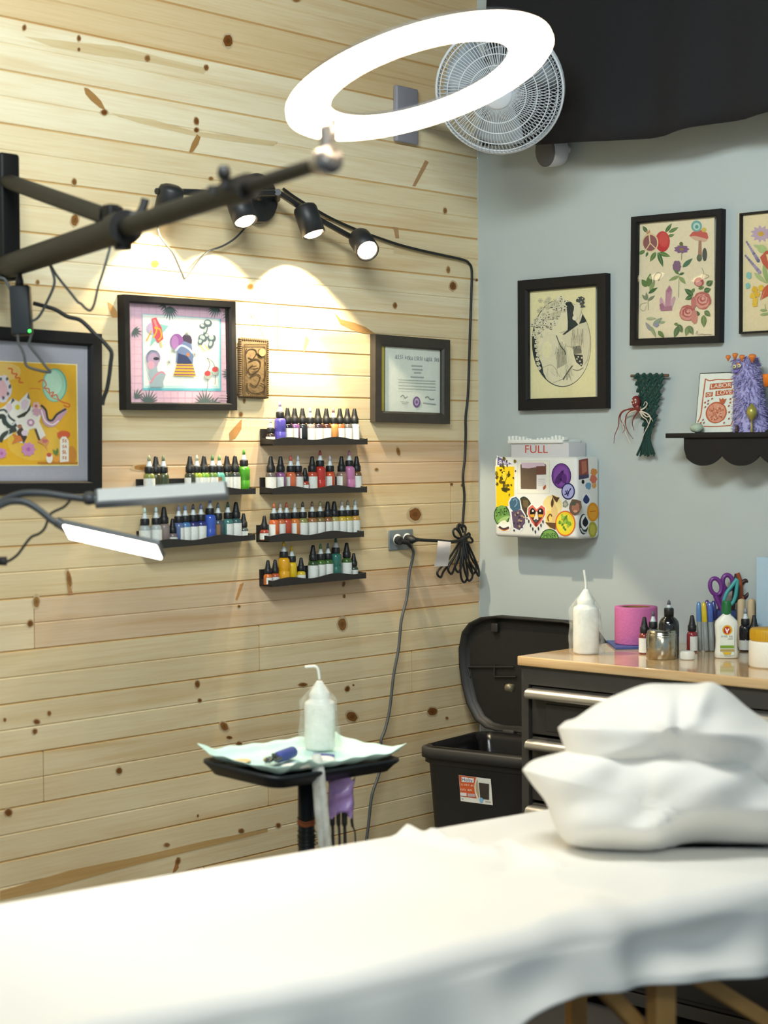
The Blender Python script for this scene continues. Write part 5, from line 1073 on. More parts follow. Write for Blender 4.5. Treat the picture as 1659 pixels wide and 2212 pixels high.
# ------------------------------------------------------------------ things on the worktop
def wt(u, v): return onZ(u, v, CT+.0005)
def px2m(u, v): return (wt(u, v)-Vector(CAM)).dot(VFW)/F
def spray_bottle(name, label, base, s, r, hb, tubepts, film=True, neck=None):
    """white squeeze bottle with a cone top inside a clear bag"""
    t = thing(name, label, 'squeeze bottle', base)
    PW = mat('#e4e5dc', .35, var=.03)
    mb = MB(); mb.lathe([(.0005, 0), (r*.96, .0005), (r, .006), (r, hb-.006), (r*.94, hb), (r*.72, hb+.004), (r*.60, hb+.012)], n=26); obj('bottle', mb, PW, t)
    mb = MB(); mb.lathe([(r*.66, hb+.006), (r*.68, hb+.020), (r*.60, hb+.024), (r*.30, hb+.042), (r*.16, hb+.050), (.0005, hb+.051)], n=22); obj('cap', mb, PW, t)
    mb = MB(); mb.tube(smooth_path([wm(t).inverted() @ p for p in tubepts], 5), .0034, 8); obj('nozzle_tube', mb, PW, t)
    rows = []; n = 40
    for k in range(15):
        f = k/14; z = .001+(hb+.047)*f
        if f < .72: rr = r*(1.34-.22*f)
        else: rr = r*(1.18*(1-(f-.72)/.28)+.22*(f-.72)/.28)
        rows.append([((rr*(1+.09*math.sin(3*a+4*f)+.05*math.sin(7*a-9*f)+.03*math.sin(13*a+f*17)))*math.cos(a), (rr*(1+.09*math.sin(3*a+4*f)+.05*math.sin(7*a-9*f)))*math.sin(a), z) for a in [2*PI*j/n for j in range(n)]])
    mb = MB(); mb.rings(rows, 0, True, False); obj('bag', mb, CLEARFILM, t)
    return t
b0 = wt(1266, 1411); d = px2m(1266, 1411)
spray_bottle('squeeze_bottle', 'white squeeze bottle in a clear bag at the left end of the wooden worktop', b0, 1, 28*d, 100*d, [b0+Vector((0, 0, 140*d)), b0+Vector((0, 0, 150*d)), b0-VRT*2*d+Vector((0, 0, 166*d)), b0-VRT*4*d+Vector((0, 0, 180*d))])
# pad and pink wrap roll
c = wt(1374, 1394); d = px2m(1374, 1394)
mb = MB(); q = [wt(1310, 1387), wt(1330, 1403), wt(1440, 1401), wt(1420, 1386)]
mb.rings([[Vector((p.x, p.y, CT+.0006)) for p in q], [Vector((p.x, p.y, CT+.006)) for p in q]], 0, False, True)
o = obj('pad', mb, mat('#3f5596', .5, var=.15)); tag(o, 'flat blue pad under the pink roll on the worktop', 'pad')
t = thing('wrap_roll', 'pink roll of stretchy wrap standing on the blue pad', 'roll', (c.x, c.y, CT+.0064)); r = 46*d; hh = 80*d
mb = MB(); mb.lathe([(r*.68, .0), (r*.985, .0), (r, .003), (r, hh-.003), (r*.985, hh), (r*.68, hh), (r*.68, 0)], n=40); obj('wrap', mb, mat('#c0689e', .8, var=.12, scale=160, bump=.3), t)
mb = MB(); mb.lathe([(r*.60, 0.0005), (r*.678, 0.0005), (r*.678, hh-.001), (r*.60, hh-.001), (r*.60, 0.0005)], n=32); obj('core', mb, mat('#7a5238', .8, var=.15), t)
# bottles of ink standing on the worktop
def wb(u, v, *a, **k): return ink_bottle(wt(u, v), *a, **k)
G_ = 'ink bottles on the worktop'
wb(1392, 1412, 'one', 'cone', '#7a2f26', F_, 'red ink bottle with black cone cap, left of the steel tin on the worktop', G_, PI*.25-.9)
wb(1411, 1413, 'big', 'clear', '#232022', (2.2, -.4, 'w'), 'dark ink bottle with grey nozzle tip, directly behind the steel tin', G_, .5, '#5f5a66')
wb(1495, 1408, 'one', 'cone', '#8a3034', (2.6, .9, 'w'), 'red ink bottle with brown and white label, left of the upright markers', G_, .6)
wb(1610, 1406, 'big', 'clear', '#201f22', (2.4, -.2, 'w'), 'black dropper bottle with white label, right of the white glue bottle', G_, .6, '#8f96a3')
wb(1629, 1408, 'one', 'cone', '#1c1b1c', None, 'all-black bottle half hidden behind the white jar with yellow lid', G_, .6)
c = wt(1445, 1416); d = px2m(1445, 1416); t = thing('large_bottle', 'large black ink bottle with rounded shoulders behind the steel tin', 'ink bottle', c, group=None); r = 22*d
GB = mat('#1a1a1a', .12, coat=.6, var=.1)
mb = MB(); mb.lathe([(.0005, 0), (r*.95, 0), (r, .004), (r, 66*d), (r*.93, 74*d), (r*.7, 81*d), (r*.42, 85*d), (r*.42, 88*d)], n=28); obj('bottle', mb, GB, t)
mb = MB(); mb.lathe([(.0005, 85*d), (r*.47, 85*d), (r*.48, 101*d), (r*.42, 103*d), (.0005, 103*d)], n=20); obj('collar', mb, COLLAR, t)
mb = MB(); mb.lathe([(.0005, 102*d), (r*.27, 103*d), (r*.17, 110*d), (.0005, 111*d)], n=14); obj('nozzle', mb, NOZ, t)
mb = MB(); mb.lathe([(.0005, 109*d), (r*.19, 110*d), (r*.14, 117*d), (.0005, 121*d)], n=12); obj('tip', mb, mat('#55505a', .4), t)
# steel tin
c = wt(1429, 1422); d = px2m(1429, 1422); r = 33*d; t = thing('steel_tin', 'shiny steel tin with a lid in front of the large black bottle', 'tin', c)
ST = mat('#b5ae9c', .2, 1.0, var=.03)
mb = MB(); mb.lathe([(.0005, 0), (r*.96, 0), (r, .003), (r, 48*d), (r*.98, 49*d)], n=40); obj('body', mb, ST, t)
mb = MB(); mb.lathe([(r*1.0, 49*d), (r*1.0, 52*d), (r*.97, 53*d), (r*.95, 55*d), (r*.92, 60*d), (r*.86, 61*d), (.0005, 61*d)], n=40); obj('lid', mb, ST, t)
c = wt(1485, 1424); d = px2m(1485, 1424); mb = MB(); mb.lathe([(.0005, 0), (14.5*d, 0), (15*d, .002), (15*d, 16*d), (13*d, 18*d), (.0005, 18*d)], c, 26)
for k in range(30): a = 2*PI*k/30; mb.box((c.x+15*d*math.cos(a)-.0006, c.y+15*d*math.sin(a)-.0006, c.z+.002), (c.x+15*d*math.cos(a)+.0006, c.y+15*d*math.sin(a)+.0006, c.z+15*d))
o = obj('bottle_cap', mb, mat('#e6e2d6', .4, var=.03)); tag(o, 'white ribbed cap lying beside the steel tin on the worktop', 'cap')
# markers
d = px2m(1520, 1405)
MK = mat('#8b908c', .4, var=.08)
def marker(u, v, lean, capc, label):
    b = wt(u, v); t = thing('marker', label, 'marker', b, group='markers on the worktop'); h = 106*d; ax = (Vector((0, 0, 1))+VRT*lean+VFW*.04).normalized(); r = 5.6*d
    mb = MB(); mb.lathe([(.0005, .001), (r*.75, .0005), (r, .004), (r, h*.62), (.0005, h*.63)], (0, 0, 0), 14, axis=ax); obj('barrel', mb, MK, t)
    mb = MB(); mb.lathe([(r*1.02, h*.60), (r*1.1, h*.61), (r*1.05, h*.86), (r*.8, h*.97), (r*.4, h), (.0005, h)], (0, 0, 0), 14, axis=ax); obj('cap', mb, plastic(capc), t)
marker(1512, 1406, -.02, '#5a86b8', 'grey marker with pale blue cap, leftmost of the upright markers')
marker(1526, 1407, -.05, '#d4b92a', 'grey marker with yellow cap, second of the upright markers')
marker(1538, 1407, -.04, '#4a66b0', 'grey marker with mid blue cap, third of the upright markers')
marker(1545, 1403, -.03, '#34387a', 'grey marker with dark blue cap, rightmost of the upright markers')
marker(1530, 1401, -.02, '#5a3f7c', 'grey marker with violet cap behind the yellow-capped marker')
# dark blue holder with scissors
c = wt(1566, 1400); t = thing('pen_holder', 'dark blue pen holder behind the white glue bottle', 'pen holder', c); r = 24*d; hh = 84*d
mb = MB(); mb.lathe([(.0005, 0), (r, 0), (r*1.05, hh), (r*.98, hh), (r*.92, .004), (.0005, .004)], n=28); obj('cup', mb, mat('#3a4678', .4, var=.25, scale=90), t)
mb = MB(); mb.tube([(-r*.5, 0, hh-.02), (-r*.55, 0, hh+.004)], .006, 8); obj('green_pen_tip', mb, mat('#2f7a3c', .5), t)
def loop(mb, cu, cv, ru, rv, th, dep, ang=0, mi=0, off=0.0):
    a0 = math.radians(ang); P = []
    for k in range(26):
        a = 2*PI*k/26; x, y = ru*math.cos(a), rv*math.sin(a); P.append(at(cu+x*math.cos(a0)-y*math.sin(a0), cv+x*math.sin(a0)+y*math.cos(a0), dep))
    mb.tube(P, th, 8, mi, closed=True)
ds = (Vector((c.x, c.y, CT+.15))-Vector(CAM)).dot(VFW)
def scissors(label, fn):
    t = thing('scissors', label, 'scissors', at(1570, 1320, ds), group='scissors in the dark blue holder'); fn(t)
PU = mat('#6f3080', .35, coat=.2, var=.1); TE = mat('#3f9a98', .4, var=.1); OR = mat('#9a4a26', .4, var=.12); BR = mat('#3a2422', .45, var=.15); STB = mat('#9a9a9c', .3, .9, var=.05)
def f1(t):
    mb = MB(); loop(mb, 1546, 1267, 12, 18, .0062, ds, -14); mb.tube([at(1545, 1286, ds), at(1556, 1310, ds), at(1562, 1330, ds)], .0075, 8); obj('handle', mb, PU, t, True)
    mb = MB(); loop(mb, 1572, 1258, 11, 16, .0068, ds+.012, -8); mb.tube([at(1562, 1268, ds+.01), at(1561, 1290, ds+.01), at(1563, 1330, ds+.01)], .0105, 8); obj('handle', mb, PU, t, True)
    mb = MB(); mb.tube([at(1562, 1328, ds+.005), at(1564, 1385, ds+.005)], [.006, .002], 6); obj('blades', mb, STB, t, True)
def f2(t):
    mb = MB(); mb.tube(smooth_path([at(u, v, ds-.02) for u, v in ((1592, 1250), (1583, 1263), (1570, 1280), (1564, 1297), (1566, 1305), (1580, 1305), (1588, 1290), (1591, 1272), (1593, 1252))], 4), .0055, 8); obj('handle', mb, TE, t, True)
    mb = MB(); mb.tube(smooth_path([at(u, v, ds-.014) for u, v in ((1582, 1270), (1592, 1262), (1594, 1280), (1590, 1298), (1578, 1300))], 4), .0048, 8); obj('handle', mb, mat('#17312f', .5), t, True)
    mb = MB(); mb.tube([at(1575, 1304, ds-.016), at(1570, 1375, ds-.016)], [.006, .002], 6); obj('blades', mb, STB, t, True)
def f3(t):
    mb = MB(); loop(mb, 1609, 1272, 11, 18, .0060, ds+.02, 10); obj('handle', mb, BR, t, True)
    mb = MB(); mb.tube(smooth_path([at(u, v, ds+.018) for u, v in ((1593, 1238), (1598, 1255), (1600, 1275), (1600, 1292), (1606, 1290))], 4), .0068, 8); obj('handle', mb, OR, t, True)
    mb = MB(); mb.tube([at(1592, 1240, ds+.02), at(1588, 1262, ds+.02), at(1582, 1330, ds+.02), at(1574, 1380, ds+.01)], [.007, .007, .005, .002], 6); obj('shank', mb, BR, t, True)
scissors('purple-handled scissors, leftmost pair standing in the dark blue holder', f1)
scissors('teal-handled scissors, middle pair standing in the dark blue holder', f2)
scissors('orange and brown-handled scissors, rightmost pair in the dark blue holder', f3)
# tan upright packet
p0 = wt(1594, 1402); p1 = wt(1632, 1402); t = thing('tan_pouch', 'tan upright pouch with rounded tops behind the dropper bottle', 'pouch', (p0+p1)/2)
TA = mat('#c9b28e', .8, var=.15, bump=.15); hh = 110*d; wv = (p1.x-p0.x)
for k, (x, dx, yy, hs) in enumerate(((-wv*.26, wv*.50, -.012, 1.0), (wv*.24, wv*.52, .010, 1.0))):
    mb = MB(); mb.box((x-dx/2, yy-.013, .0005), (x+dx/2, yy+.013, hh*hs), bev=.011); obj('compartment', mb, TA, t)
# glue bottle
c = wt(1569, 1421); d2 = px2m(1569, 1421); t = thing('glue_bottle', 'white glue bottle with green cap standing on the worktop', 'glue bottle', c, YAW*.85)
mb = MB(); rings = []
for z, w_, dp in ((0, 23, 12), (2, 25, 14), (12, 25, 14), (24, 23.5, 13), (40, 23, 13), (62, 24.5, 14), (72, 25, 14), (80, 23, 13), (88, 15, 11), (93, 9.5, 9.5), (97, 9, 9)):
    rings.append([(w_*d2*(abs(math.cos(a))**.75)*math.copysign(1, math.cos(a)), dp*d2*(abs(math.sin(a))**.75)*math.copysign(1, math.sin(a)), z*d2+.0003) for a in [2*PI*k/32 for k in range(32)]])
mb.rings(rings, 0, True, True); obj('bottle', mb, mat('#e8e6d8', .35, var=.02), t)
mb = MB(); mb.lathe([(.0005, 94*d2), (9.8*d2, 94*d2), (10*d2, 96*d2), (9.5*d2, 122*d2), (8.5*d2, 124*d2), (.0005, 124*d2)], n=24)
for k in range(24): a = 2*PI*k/24; mb.box((10*d2*math.cos(a)-.0004, 10*d2*math.sin(a)-.0004, 96*d2), (10*d2*math.cos(a)+.0004, 10*d2*math.sin(a)+.0004, 120*d2))
obj('cap', mb, mat('#1f6a38', .45, var=.08), t)
iM = wm(t).inverted(); fpl = 14.4*d2
def gl(u, v):
    o_ = iM @ Vector(CAM); q_ = iM @ Vector(CAM+ray(u, v)); dd = q_-o_; k = (-fpl-o_.y)/dd.y; s_ = o_+dd*k; return (s_.x, s_.z)
A = Art(gl, 1480, 1220, 9.218, y=-fpl)
A.poly([(690, 1210), (980, 1215), (975, 1800), (700, 1800)], '#dfe4d6'); A.ell(840, 1300, 100, 100, '#d9a32c'); A.ell(835, 1305, 70, 75, '#b8352c'); A.poly([(790, 1270), (815, 1265), (835, 1310), (860, 1265), (885, 1275), (850, 1335), (845, 1365), (825, 1365), (822, 1335)], '#f0e2d8')
A.scrawl(715, 1402, 955, 1448, 9, 9, '#6f7872'); A.line([(850, 1475), (950, 1475)], 22, '#a9b0a6'); A.rect(695, 1605, 970, 1660, '#7fa03a'); A.rect(695, 1680, 975, 1725, '#b09a58'); A.poly([(740, 1735), (925, 1735), (900, 1790), (770, 1790)], '#d9b43a'); A.line([(780, 1812), (920, 1812)], 12, '#b9beb2')
A.build('label', t)
# white jar with yellow lid
c = wt(1664, 1440); d2 = px2m(1664, 1440); r = 46*d2; t = thing('jar', 'white jar with mustard yellow lid at the right end of the worktop', 'jar', c)
mb = MB(); mb.lathe([(.0005, 0), (r*.94, 0), (r, .005), (r, 52*d2), (r*.97, 56*d2), (r*.88, 58*d2), (.0005, 58*d2)], n=36); obj('body', mb, mat('#ece6d6', .45, var=.02), t)
mb = MB(); mb.lathe([(.0005, 57*d2), (r*.93, 57*d2), (r*.94, 59*d2), (r*.94, 80*d2), (r*.90, 83*d2), (.0005, 83*d2)], n=36)
for k in range(44): a = 2*PI*k/44; mb.box((r*.94*math.cos(a)-.0006, r*.94*math.sin(a)-.0006, 60*d2), (r*.94*math.cos(a)+.0006, r*.94*math.sin(a)+.0006, 79*d2))
obj('lid', mb, mat('#c9981c', .45, var=.06), t)
# pale blue board against the wall
p = onY(1633, 1203, -.045); mb = MB(); mb.box((p.x, -.045, CT+.0006), (p.x+.30, -.037, p.z), bev=.002); o = obj('folder', mb, mat('#a9c2d2', .6, var=.04)); tag(o, 'pale blue folder standing against the grey wall at the right edge', 'folder')

# ------------------------------------------------------------------ tray on a stand
TF = Vector((.845, -1.735, .78)); TU = Vector((-.05, .998, -.04)).normalized(); TV = Vector((-.99, -.05, .06)).normalized(); TN = TV.cross(TU).normalized()
if TN.z < 0: TN = -TN
LU, LV = .435, .240
tc = TF+TU*LU/2+TV*LV/2
def tp(a, b, h=0.0): return TF+TU*(a*LU)+TV*(b*LV)+TN*h      # a along the long edge, b across
def tray_hit(u, v, h=0.0):
    d = Vector(ray(u, v)); o_ = Vector(CAM); k = (TF+TN*h-o_).dot(TN)/d.dot(TN); return o_+d*k
TFW = (tc-Vector(CAM)).dot(VFW)/F
t = thing('tray_stand', 'black tray stand with a single post behind the massage table', 'tray stand', (tc.x, tc.y, 0))
def trr(grow, r, h):
    o = []; w, l = LV/2+grow, LU/2+grow
    for sx, sy, a0 in ((1, 1, 0), (-1, 1, PI/2), (-1, -1, PI), (1, -1, 1.5*PI)):
        for k in range(6): a = a0+PI/2*k/5; o.append(tc+TV*(-(sx*(w-r)+r*math.cos(a)))+TU*(sy*(l-r)+r*math.sin(a))+TN*h)
    return o
TB = mat('#1c2126', .4, .3, var=.15)
mb = MB(); mb.rings([trr(-.03, .03, -.030), trr(-.012, .035, -.028), trr(.0, .04, -.012), trr(.008, .042, -.004), trr(.008, .042, .002), trr(.0, .04, .003), trr(-.012, .036, -.008), trr(-.028, .03, -.010)], 0, True, True); obj('tray', mb, TB, t, True)
pu = at(661, 1690, tc.dot(VFW)-Vector(CAM).dot(VFW)); px_, py_ = pu.x, pu.y
mb = MB(); mb.lathe([(.0005, .05), (.0195, .05), (.0195, .74), (.0005, .742)], (px_, py_, 0), 22); obj('post', mb, TB, t, True)
mb = MB(); mb.lathe([(.0005, 0), (.02, 0), (.022, .02), (.0005, .02)], (px_, py_, .735), 16); mb.box((px_-.05, py_-.02, .742), (px_+.05, py_+.02, .758)); obj('bracket', mb, TB, t, True)
mb = MB(); mb.lathe([(.0005, 0), (.19, 0), (.19, .012), (.05, .03), (.022, .055), (.0005, .055)], (px_, py_, 0), 28); obj('base', mb, TB, t, True)
def on_post(v): return onZ(661, v, .7).z
def zpost(v):   # height on the post seen at image row v
    d = ray(661, v); k = ((Vector((px_, py_, 0))-Vector(CAM)).dot(VFW))/1.0; return CAM[2]+d[2]*k
mb = MB(); zb = zpost(1776)
for dz in (0, .004, .009): mb.tube([(px_+.0208*math.cos(2*PI*k/20), py_+.0208*math.sin(2*PI*k/20), zb+dz+.002*math.sin(k)) for k in range(20)], .0016, 6, closed=True)
o = obj('rubber_band', mb, mat('#b5683c', .6, var=.1), t, True); o['label'] = 'orange rubber band around the post'
for v, s_ in ((1762, 1), (1790, -1), (1800, 1), (1812, -1), (1820, 1), (1805, 1)):
    mb = MB(); z = zpost(v); mb.tube([(px_+.0205*math.cos(2*PI*k/18), py_+.0205*math.sin(2*PI*k/18), z) for k in range(18)], .0014, 5, closed=True)
    e = Vector((px_, py_, z))+VRT*.02-VFW*.008; mb.tube([e, e+VRT*.010+Vector((0, 0, .006*s_)), e+VRT*.014+Vector((0, 0, .012*s_))], .0012, 5); obj('zip_tie', mb, BLACK, t, True)
# blue absorbent pad laid in the tray, its corners turned up
mb = MB(); nu, nv = 40, 24; rows = []
for i in range(nu+1):
    r_ = []
    for j in range(nv+1):
        a, b = -.02+1.04*i/nu, -.02+1.04*j/nv; e = max(abs(a-.5), abs(b-.5))
        h = .004+max(0, e-.44)*.02/.09+.0015*math.sin(i*.9+j*.5)+.001*math.sin(i*.3-j*1.1)
        ca, cb = abs(a-.5)-.40, abs(b-.5)-.34
        if ca > 0 and cb > 0: h += .9*ca*cb*(.25 if (a < .5 and b < .5) else 1.0)
        if b < .08 and .03 < a < .33: h += .010*math.sin((a-.03)/.3*PI)*(1+.4*math.sin(a*60))
        r_.append(tp(a, b, h))
    rows.append(r_)
mb.rings(rows, 0, True, False, closed=False)
o = obj('tray_pad', mb, mat('#bfe0da', .8, var=.05, scale=60)); md = o.modifiers.new('thick', 'SOLIDIFY'); md.thickness = .0012; md.offset = 1
tag(o, 'pale blue absorbent pad lining the tray', 'pad'); PADO = o
b0 = tray_hit(691, 1617, .008); d = (b0-Vector(CAM)).dot(VFW)/F
spray_bottle('squeeze_bottle', 'white squeeze bottle in a clear bag with bent tube, standing on the tray', b0, 1, 33*d, 102*d, [b0+Vector((0, 0, 150*d)), b0-VRT*1*d+Vector((0, 0, 160*d)), b0-VRT*3*d+Vector((0, 0, 172*d)), b0-VRT*9*d+Vector((0, 0, 178*d)), b0-VRT*18*d+Vector((0, 0, 178*d)), b0-VRT*31*d+Vector((0, 0, 177*d))])
# tattoo machine
t = thing('tattoo_machine', 'tattoo machine with blue wrapped grip lying on the tray', 'tattoo machine', tray_hit(604, 1645, .006))
g0, g1 = tray_hit(600, 1636, .022), tray_hit(633, 1624, .022); ax = (g1-g0)
mb = MB(); mb.lathe([(.0005, -.001), (.0115, 0), (.013, .003), (.0135, ax.length*.5), (.013, ax.length-.003), (.0115, ax.length), (.0005, ax.length+.001)], g0, 20, axis=ax); obj('grip', mb, mat('#3c4a94', .6, var=.12, scale=200, bump=.2), t, True)
an = ax.normalized(); sd = an.cross(TN).normalized(); GM_ = mat('#4f5553', .35, .7, var=.25, scale=120)
fb = g0-an*.004
mb = MB()
mb.tube([fb, fb-an*.030], [.006, .0045], 10); mb.tube([fb+sd*.010, fb-an*.034+sd*.012], .0045, 8); mb.tube([fb-sd*.010-TN*.004, fb-an*.028-sd*.014-TN*.006], .005, 8); mb.tube([fb-an*.012+sd*.014, fb-an*.012-sd*.016], .0035, 8); mb.tube([fb-an*.026+sd*.014, fb-an*.026-sd*.016], .0035, 8); mb.tube([fb-an*.018+TN*.004, fb-an*.018+TN*.012], .006, 10); mb.tube([fb-an*.030, fb-an*.044-TN*.004], [.005, .003], 8)
obj('frame', mb, GM_, t, True)
mb = MB(); mb.lathe([(.0005, 0), (.004, 0), (.004, .006), (.0005, .006)], fb-an*.014-sd*.02-TN*.006, 10, axis=-sd); obj('screw', mb, mat('#b58a4a', .4, .7), t, True)
# blue folded wipe and white tissues
p = tray_hit(708, 1630, .008); mb = MB(); e0, e1 = tray_hit(677, 1633, .012), tray_hit(722, 1637, .010); mb.tube([e0, e0.lerp(e1, .5), e1], [.0075, .009, .008], 12); o = obj('blue_stick', mb, mat('#41508a', .5, var=.15)); tag(o, 'dark blue pen-like stick lying behind the white tissue on the tray', 'stick')
def lump(c, ax1, ax2, ax3, seed, n=18, amp=.12):
    rr = random.Random(seed); ph = [rr.uniform(0, 6) for _ in range(6)]; rows = []
    for i in range(9):
        th = PI*i/8; row = []
        for j in range(n):
            a = 2*PI*j/n; s_ = 1+amp*math.sin(3*a+ph[0]+th*2)+amp*.6*math.sin(5*a+ph[1]-th*3)
            row.append(c+ax1*(math.sin(th)*math.cos(a)*s_)+ax2*(math.sin(th)*math.sin(a)*s_)+ax3*(-math.cos(th)))
        rows.append(row)
    mb = MB(); mb.rings(rows, 0, True, True); return mb
sm = obj('smear', lump(tray_hit(515, 1643, .0062), VRT*.030, VFW*.030, TN*.0008, 8), mat('#e3bd86', .8, var=.1), PADO, True); sm['label'] = 'orange smear on the pad'
TIS = mat('#ece6dc', .8, var=.03)
o = obj('tissue', lump(tray_hit(699, 1642, .016), VRT*.030, VFW*.016, TN*.010, 3), TIS); tag(o, 'crumpled white tissue in front of the blue stick on the tray', 'tissue')
o = obj('tissue', lump(tray_hit(640, 1655, .012), VRT*.034, VFW*.018, TN*.007, 5), TIS); tag(o, 'flattened white tissue at the front corner of the tray', 'tissue')
# clear sleeve hanging over the tray edge
t = thing('cord_sleeve', 'clear plastic sleeve with a cord inside hanging over the front of the tray', 'plastic sleeve', tray_hit(690, 1660, 0))
rows = []; dep = (tray_hit(690, 1660, 0)-Vector(CAM)).dot(VFW)-.035
path = [(683, 1640, .03), (686, 1652, .006), (687, 1664, -.004), (689, 1690, 0), (692, 1720, 0), (695, 1750, 0), (699, 1790, 0), (702, 1830, 0), (704, 1870, 0)]
for i, (u, v, dd) in enumerate(path):
    hw = (9, 12, 14, 15, 15, 16, 15, 15, 15)[i]; c_ = at(u, v, dep+dd)+(TN*.012 if i == 0 else Vector((0, 0, 0))); k_ = (c_-Vector(CAM)).dot(VFW)/F
    rows.append([c_+VRT*(hw*k_*math.cos(a)*(1+.06*math.sin(3*a+i)))+VFW*(.009*math.sin(a)*(1+.25*math.sin(4*a+i*2))) for a in [2*PI*j/20 for j in range(20)]])
mb = MB(); mb.rings(rows, 0, True, False); obj('sleeve', mb, film_mat('milky_plastic_film', '#cfd2cc', .62), t, True)
mb = MB(); mb.tube(smooth_path([at(u, v, dep) for u, v in ((684, 1660), (690, 1700), (694, 1740), (699, 1790), (703, 1860))], 4), .0026, 6); obj('cord', mb, CORDG, t, True)
# purple-bagged power supply under the tray
dp = (tray_hit(735, 1650, 0)-Vector(CAM)).dot(VFW)+.0
t = thing('power_supply', 'small power supply in a purple plastic bag hung under the tray', 'power supply', at(737, 1720, dp))
k_ = dp/F
rows = []
for i in range(12):
    f = i/11; v = 1680+80*f; hw = 29-1.5*math.sin(f*6)+(2 if f < .1 else 0)-3*f; cc = at(737-1.5*f, v, dp)
    rows.append([cc+VRT*(hw*k_*math.copysign(abs(math.cos(a))**.6, math.cos(a))*(1+.03*math.sin(5*a+i)))+VFW*(.016*math.copysign(abs(math.sin(a))**.7, math.sin(a))*(1+.25*math.sin(3*a+i*1.3)))+Vector((0, 0, (.008*math.sin(a*4+1) if i in (0, 11) else 0))) for a in [2*PI*j/28 for j in range(28)]])
mb = MB(); mb.rings(rows, 0, True, False); obj('bag', mb, PURPLEFILM, t, True)
c_ = at(735, 1715, dp); mb = MB(); mb.box((-.022, -.010, -.034), (.022, .010, .034), bev=.004); R_ = Matrix.Rotation(YAW, 3, 'Z'); mb.v = [tuple(c_+R_ @ Vector(v)) for v in mb.v]; obj('case', mb, mat('#5c4a70', .5), t, True)
c_ = at(734, 1672, dp); mb = MB(); mb.box((-.022, -.012, -.010), (.022, .012, .012), bev=.005); mb.v = [tuple(c_+R_ @ Vector(v)) for v in mb.v]; mb.tube([at(722, 1668, dp), at(720, 1655, dp)], .006, 8); mb.tube([at(745, 1670, dp), at(758, 1680, dp)], .005, 8); obj('hook_clamp', mb, BLACK, t, True)
for (u0, u1, r) in ((718, 719, .0048), (731, 733, .004), (744, 745, .0052), (760, 767, .0026)):
    mb = MB(); v0 = 1752 if u0 != 760 else 1700; mb.tube(smooth_path([at(u0, v0, dp), at(u0, 1775, dp), at(u1, 1800, dp), at(u1+1, 1860, dp)], 4), [r*1.3 if i < 6 else r*.75 for i in range(13)], 8); obj('cable', mb, CORD, t, True)
# ------------------------------------------------------------------ swing arm with ring light
TUBE = mat('#131211', .55, .0, var=.15, bump=.03, spec=.3)
PX = .085
t = thing('swing_arm', 'black tubular wall swing arm with diagonal brace carrying the ring light', 'lamp arm', onX(14, 470, PX))
pt, pb = onX(8, 333, PX), onX(8, 606, PX)
mb = MB(); mb.box((PX-.028, pt.y-.028, pb.z), (PX+.028, pt.y+.028, pt.z), bev=.008); obj('wall_post', mb, TUBE, t, True)
for z in (pt.z-.06, pb.z+.06):
    mb = MB(); mb.box((.0015, pt.y-.035, z-.03), (.012, pt.y+.035, z+.03), bev=.003); mb.box((.01, pt.y-.015, z-.015), (PX, pt.y+.015, z+.015)); obj('wall_bracket', mb, TUBE, t, True)
A0 = onX(20, 574, PX+.03); A1 = at(705, 359, 2.68); A1.z = (A1.z+A0.z)/2; AD = (A1-A0)
def arm_at(u):
    best = min(((abs(W/2+F*((A0+AD*k-Vector(CAM)).dot(VRT))/((A0+AD*k-Vector(CAM)).dot(VFW))-u), k) for k in [i/400 for i in range(401)]))
    return A0+AD*best[1], best[1]
J, kj = arm_at(262); un = AD.normalized()
mb = MB(); mb.tube([A0-un*.03, J], .0285, 20); obj('outer_tube', mb, TUBE, t, True)
E1, _ = arm_at(520)
mb = MB(); mb.tube([J-un*.03, E1], .0195, 20); obj('middle_tube', mb, TUBE, t, True)
mb = MB(); mb.tube([E1-un*.06, A1], .0120, 18); obj('inner_tube', mb, TUBE, t, True)
mb = MB(); mb.tube([J-un*.025, J+un*.03], .035, 22); mb.tube([J+un*.01-Vector((0, 0, .01)), J+un*.01-Vector((0, 0, .042))], .018, 12); obj('collar', mb, TUBE, t, True)
mb = MB(); mb.tube([E1-un*.05, E1+un*.03], .0235, 20); obj('collar', mb, TUBE, t, True)
B0 = onX(18, 392, PX+.03); B1, _ = arm_at(240); B1 = B1+Vector((0, 0, .028))
mb = MB(); mb.tube([B0, B1+(B0-B1).normalized()*.02], .0185, 16); obj('brace_tube', mb, TUBE, t, True)
mb = MB(); b2, _ = arm_at(240); mb.box((b2.x-.014, b2.y-.014, b2.z+.01), (b2.x+.014, b2.y+.014, b2.z+.055), bev=.005); mb.tube([b2+Vector((.02, .01, .045)), b2+Vector((-.02, -.01, .045))], .006, 10); obj('brace_clevis', mb, TUBE, t, True)
jd = (J-Vector(CAM)).dot(VFW)
mb = MB(); mb.tube(smooth_path([at(272, 478, jd-.01), at(285, 468, jd-.02), at(300, 462, jd-.02), at(309, 448, jd-.02), at(314, 430, jd-.02)], 4), [.011]*6+[.0085]*11, 10); obj('clamp_lever', mb, BLACK, t, True)
ed = (E1-Vector(CAM)).dot(VFW)
for (u, v0, v1, r0_, r1_) in ((484, 402, 385, .006, .006), (459, 415, 402, .008, .009), (500, 405, 395, .011, .011)):
    mb = MB(); mb.tube([at(u, v0+6, ed), at(u, v1, ed)], r0_, 10)
    if u == 484: mb.lathe([(.0005, 0), (.008, 0), (.0115, .006), (.0115, .014), (.008, .022), (.0005, .023)], at(u, v1+2, ed), 12)
    obj('knob', mb, BLACK, t, True)
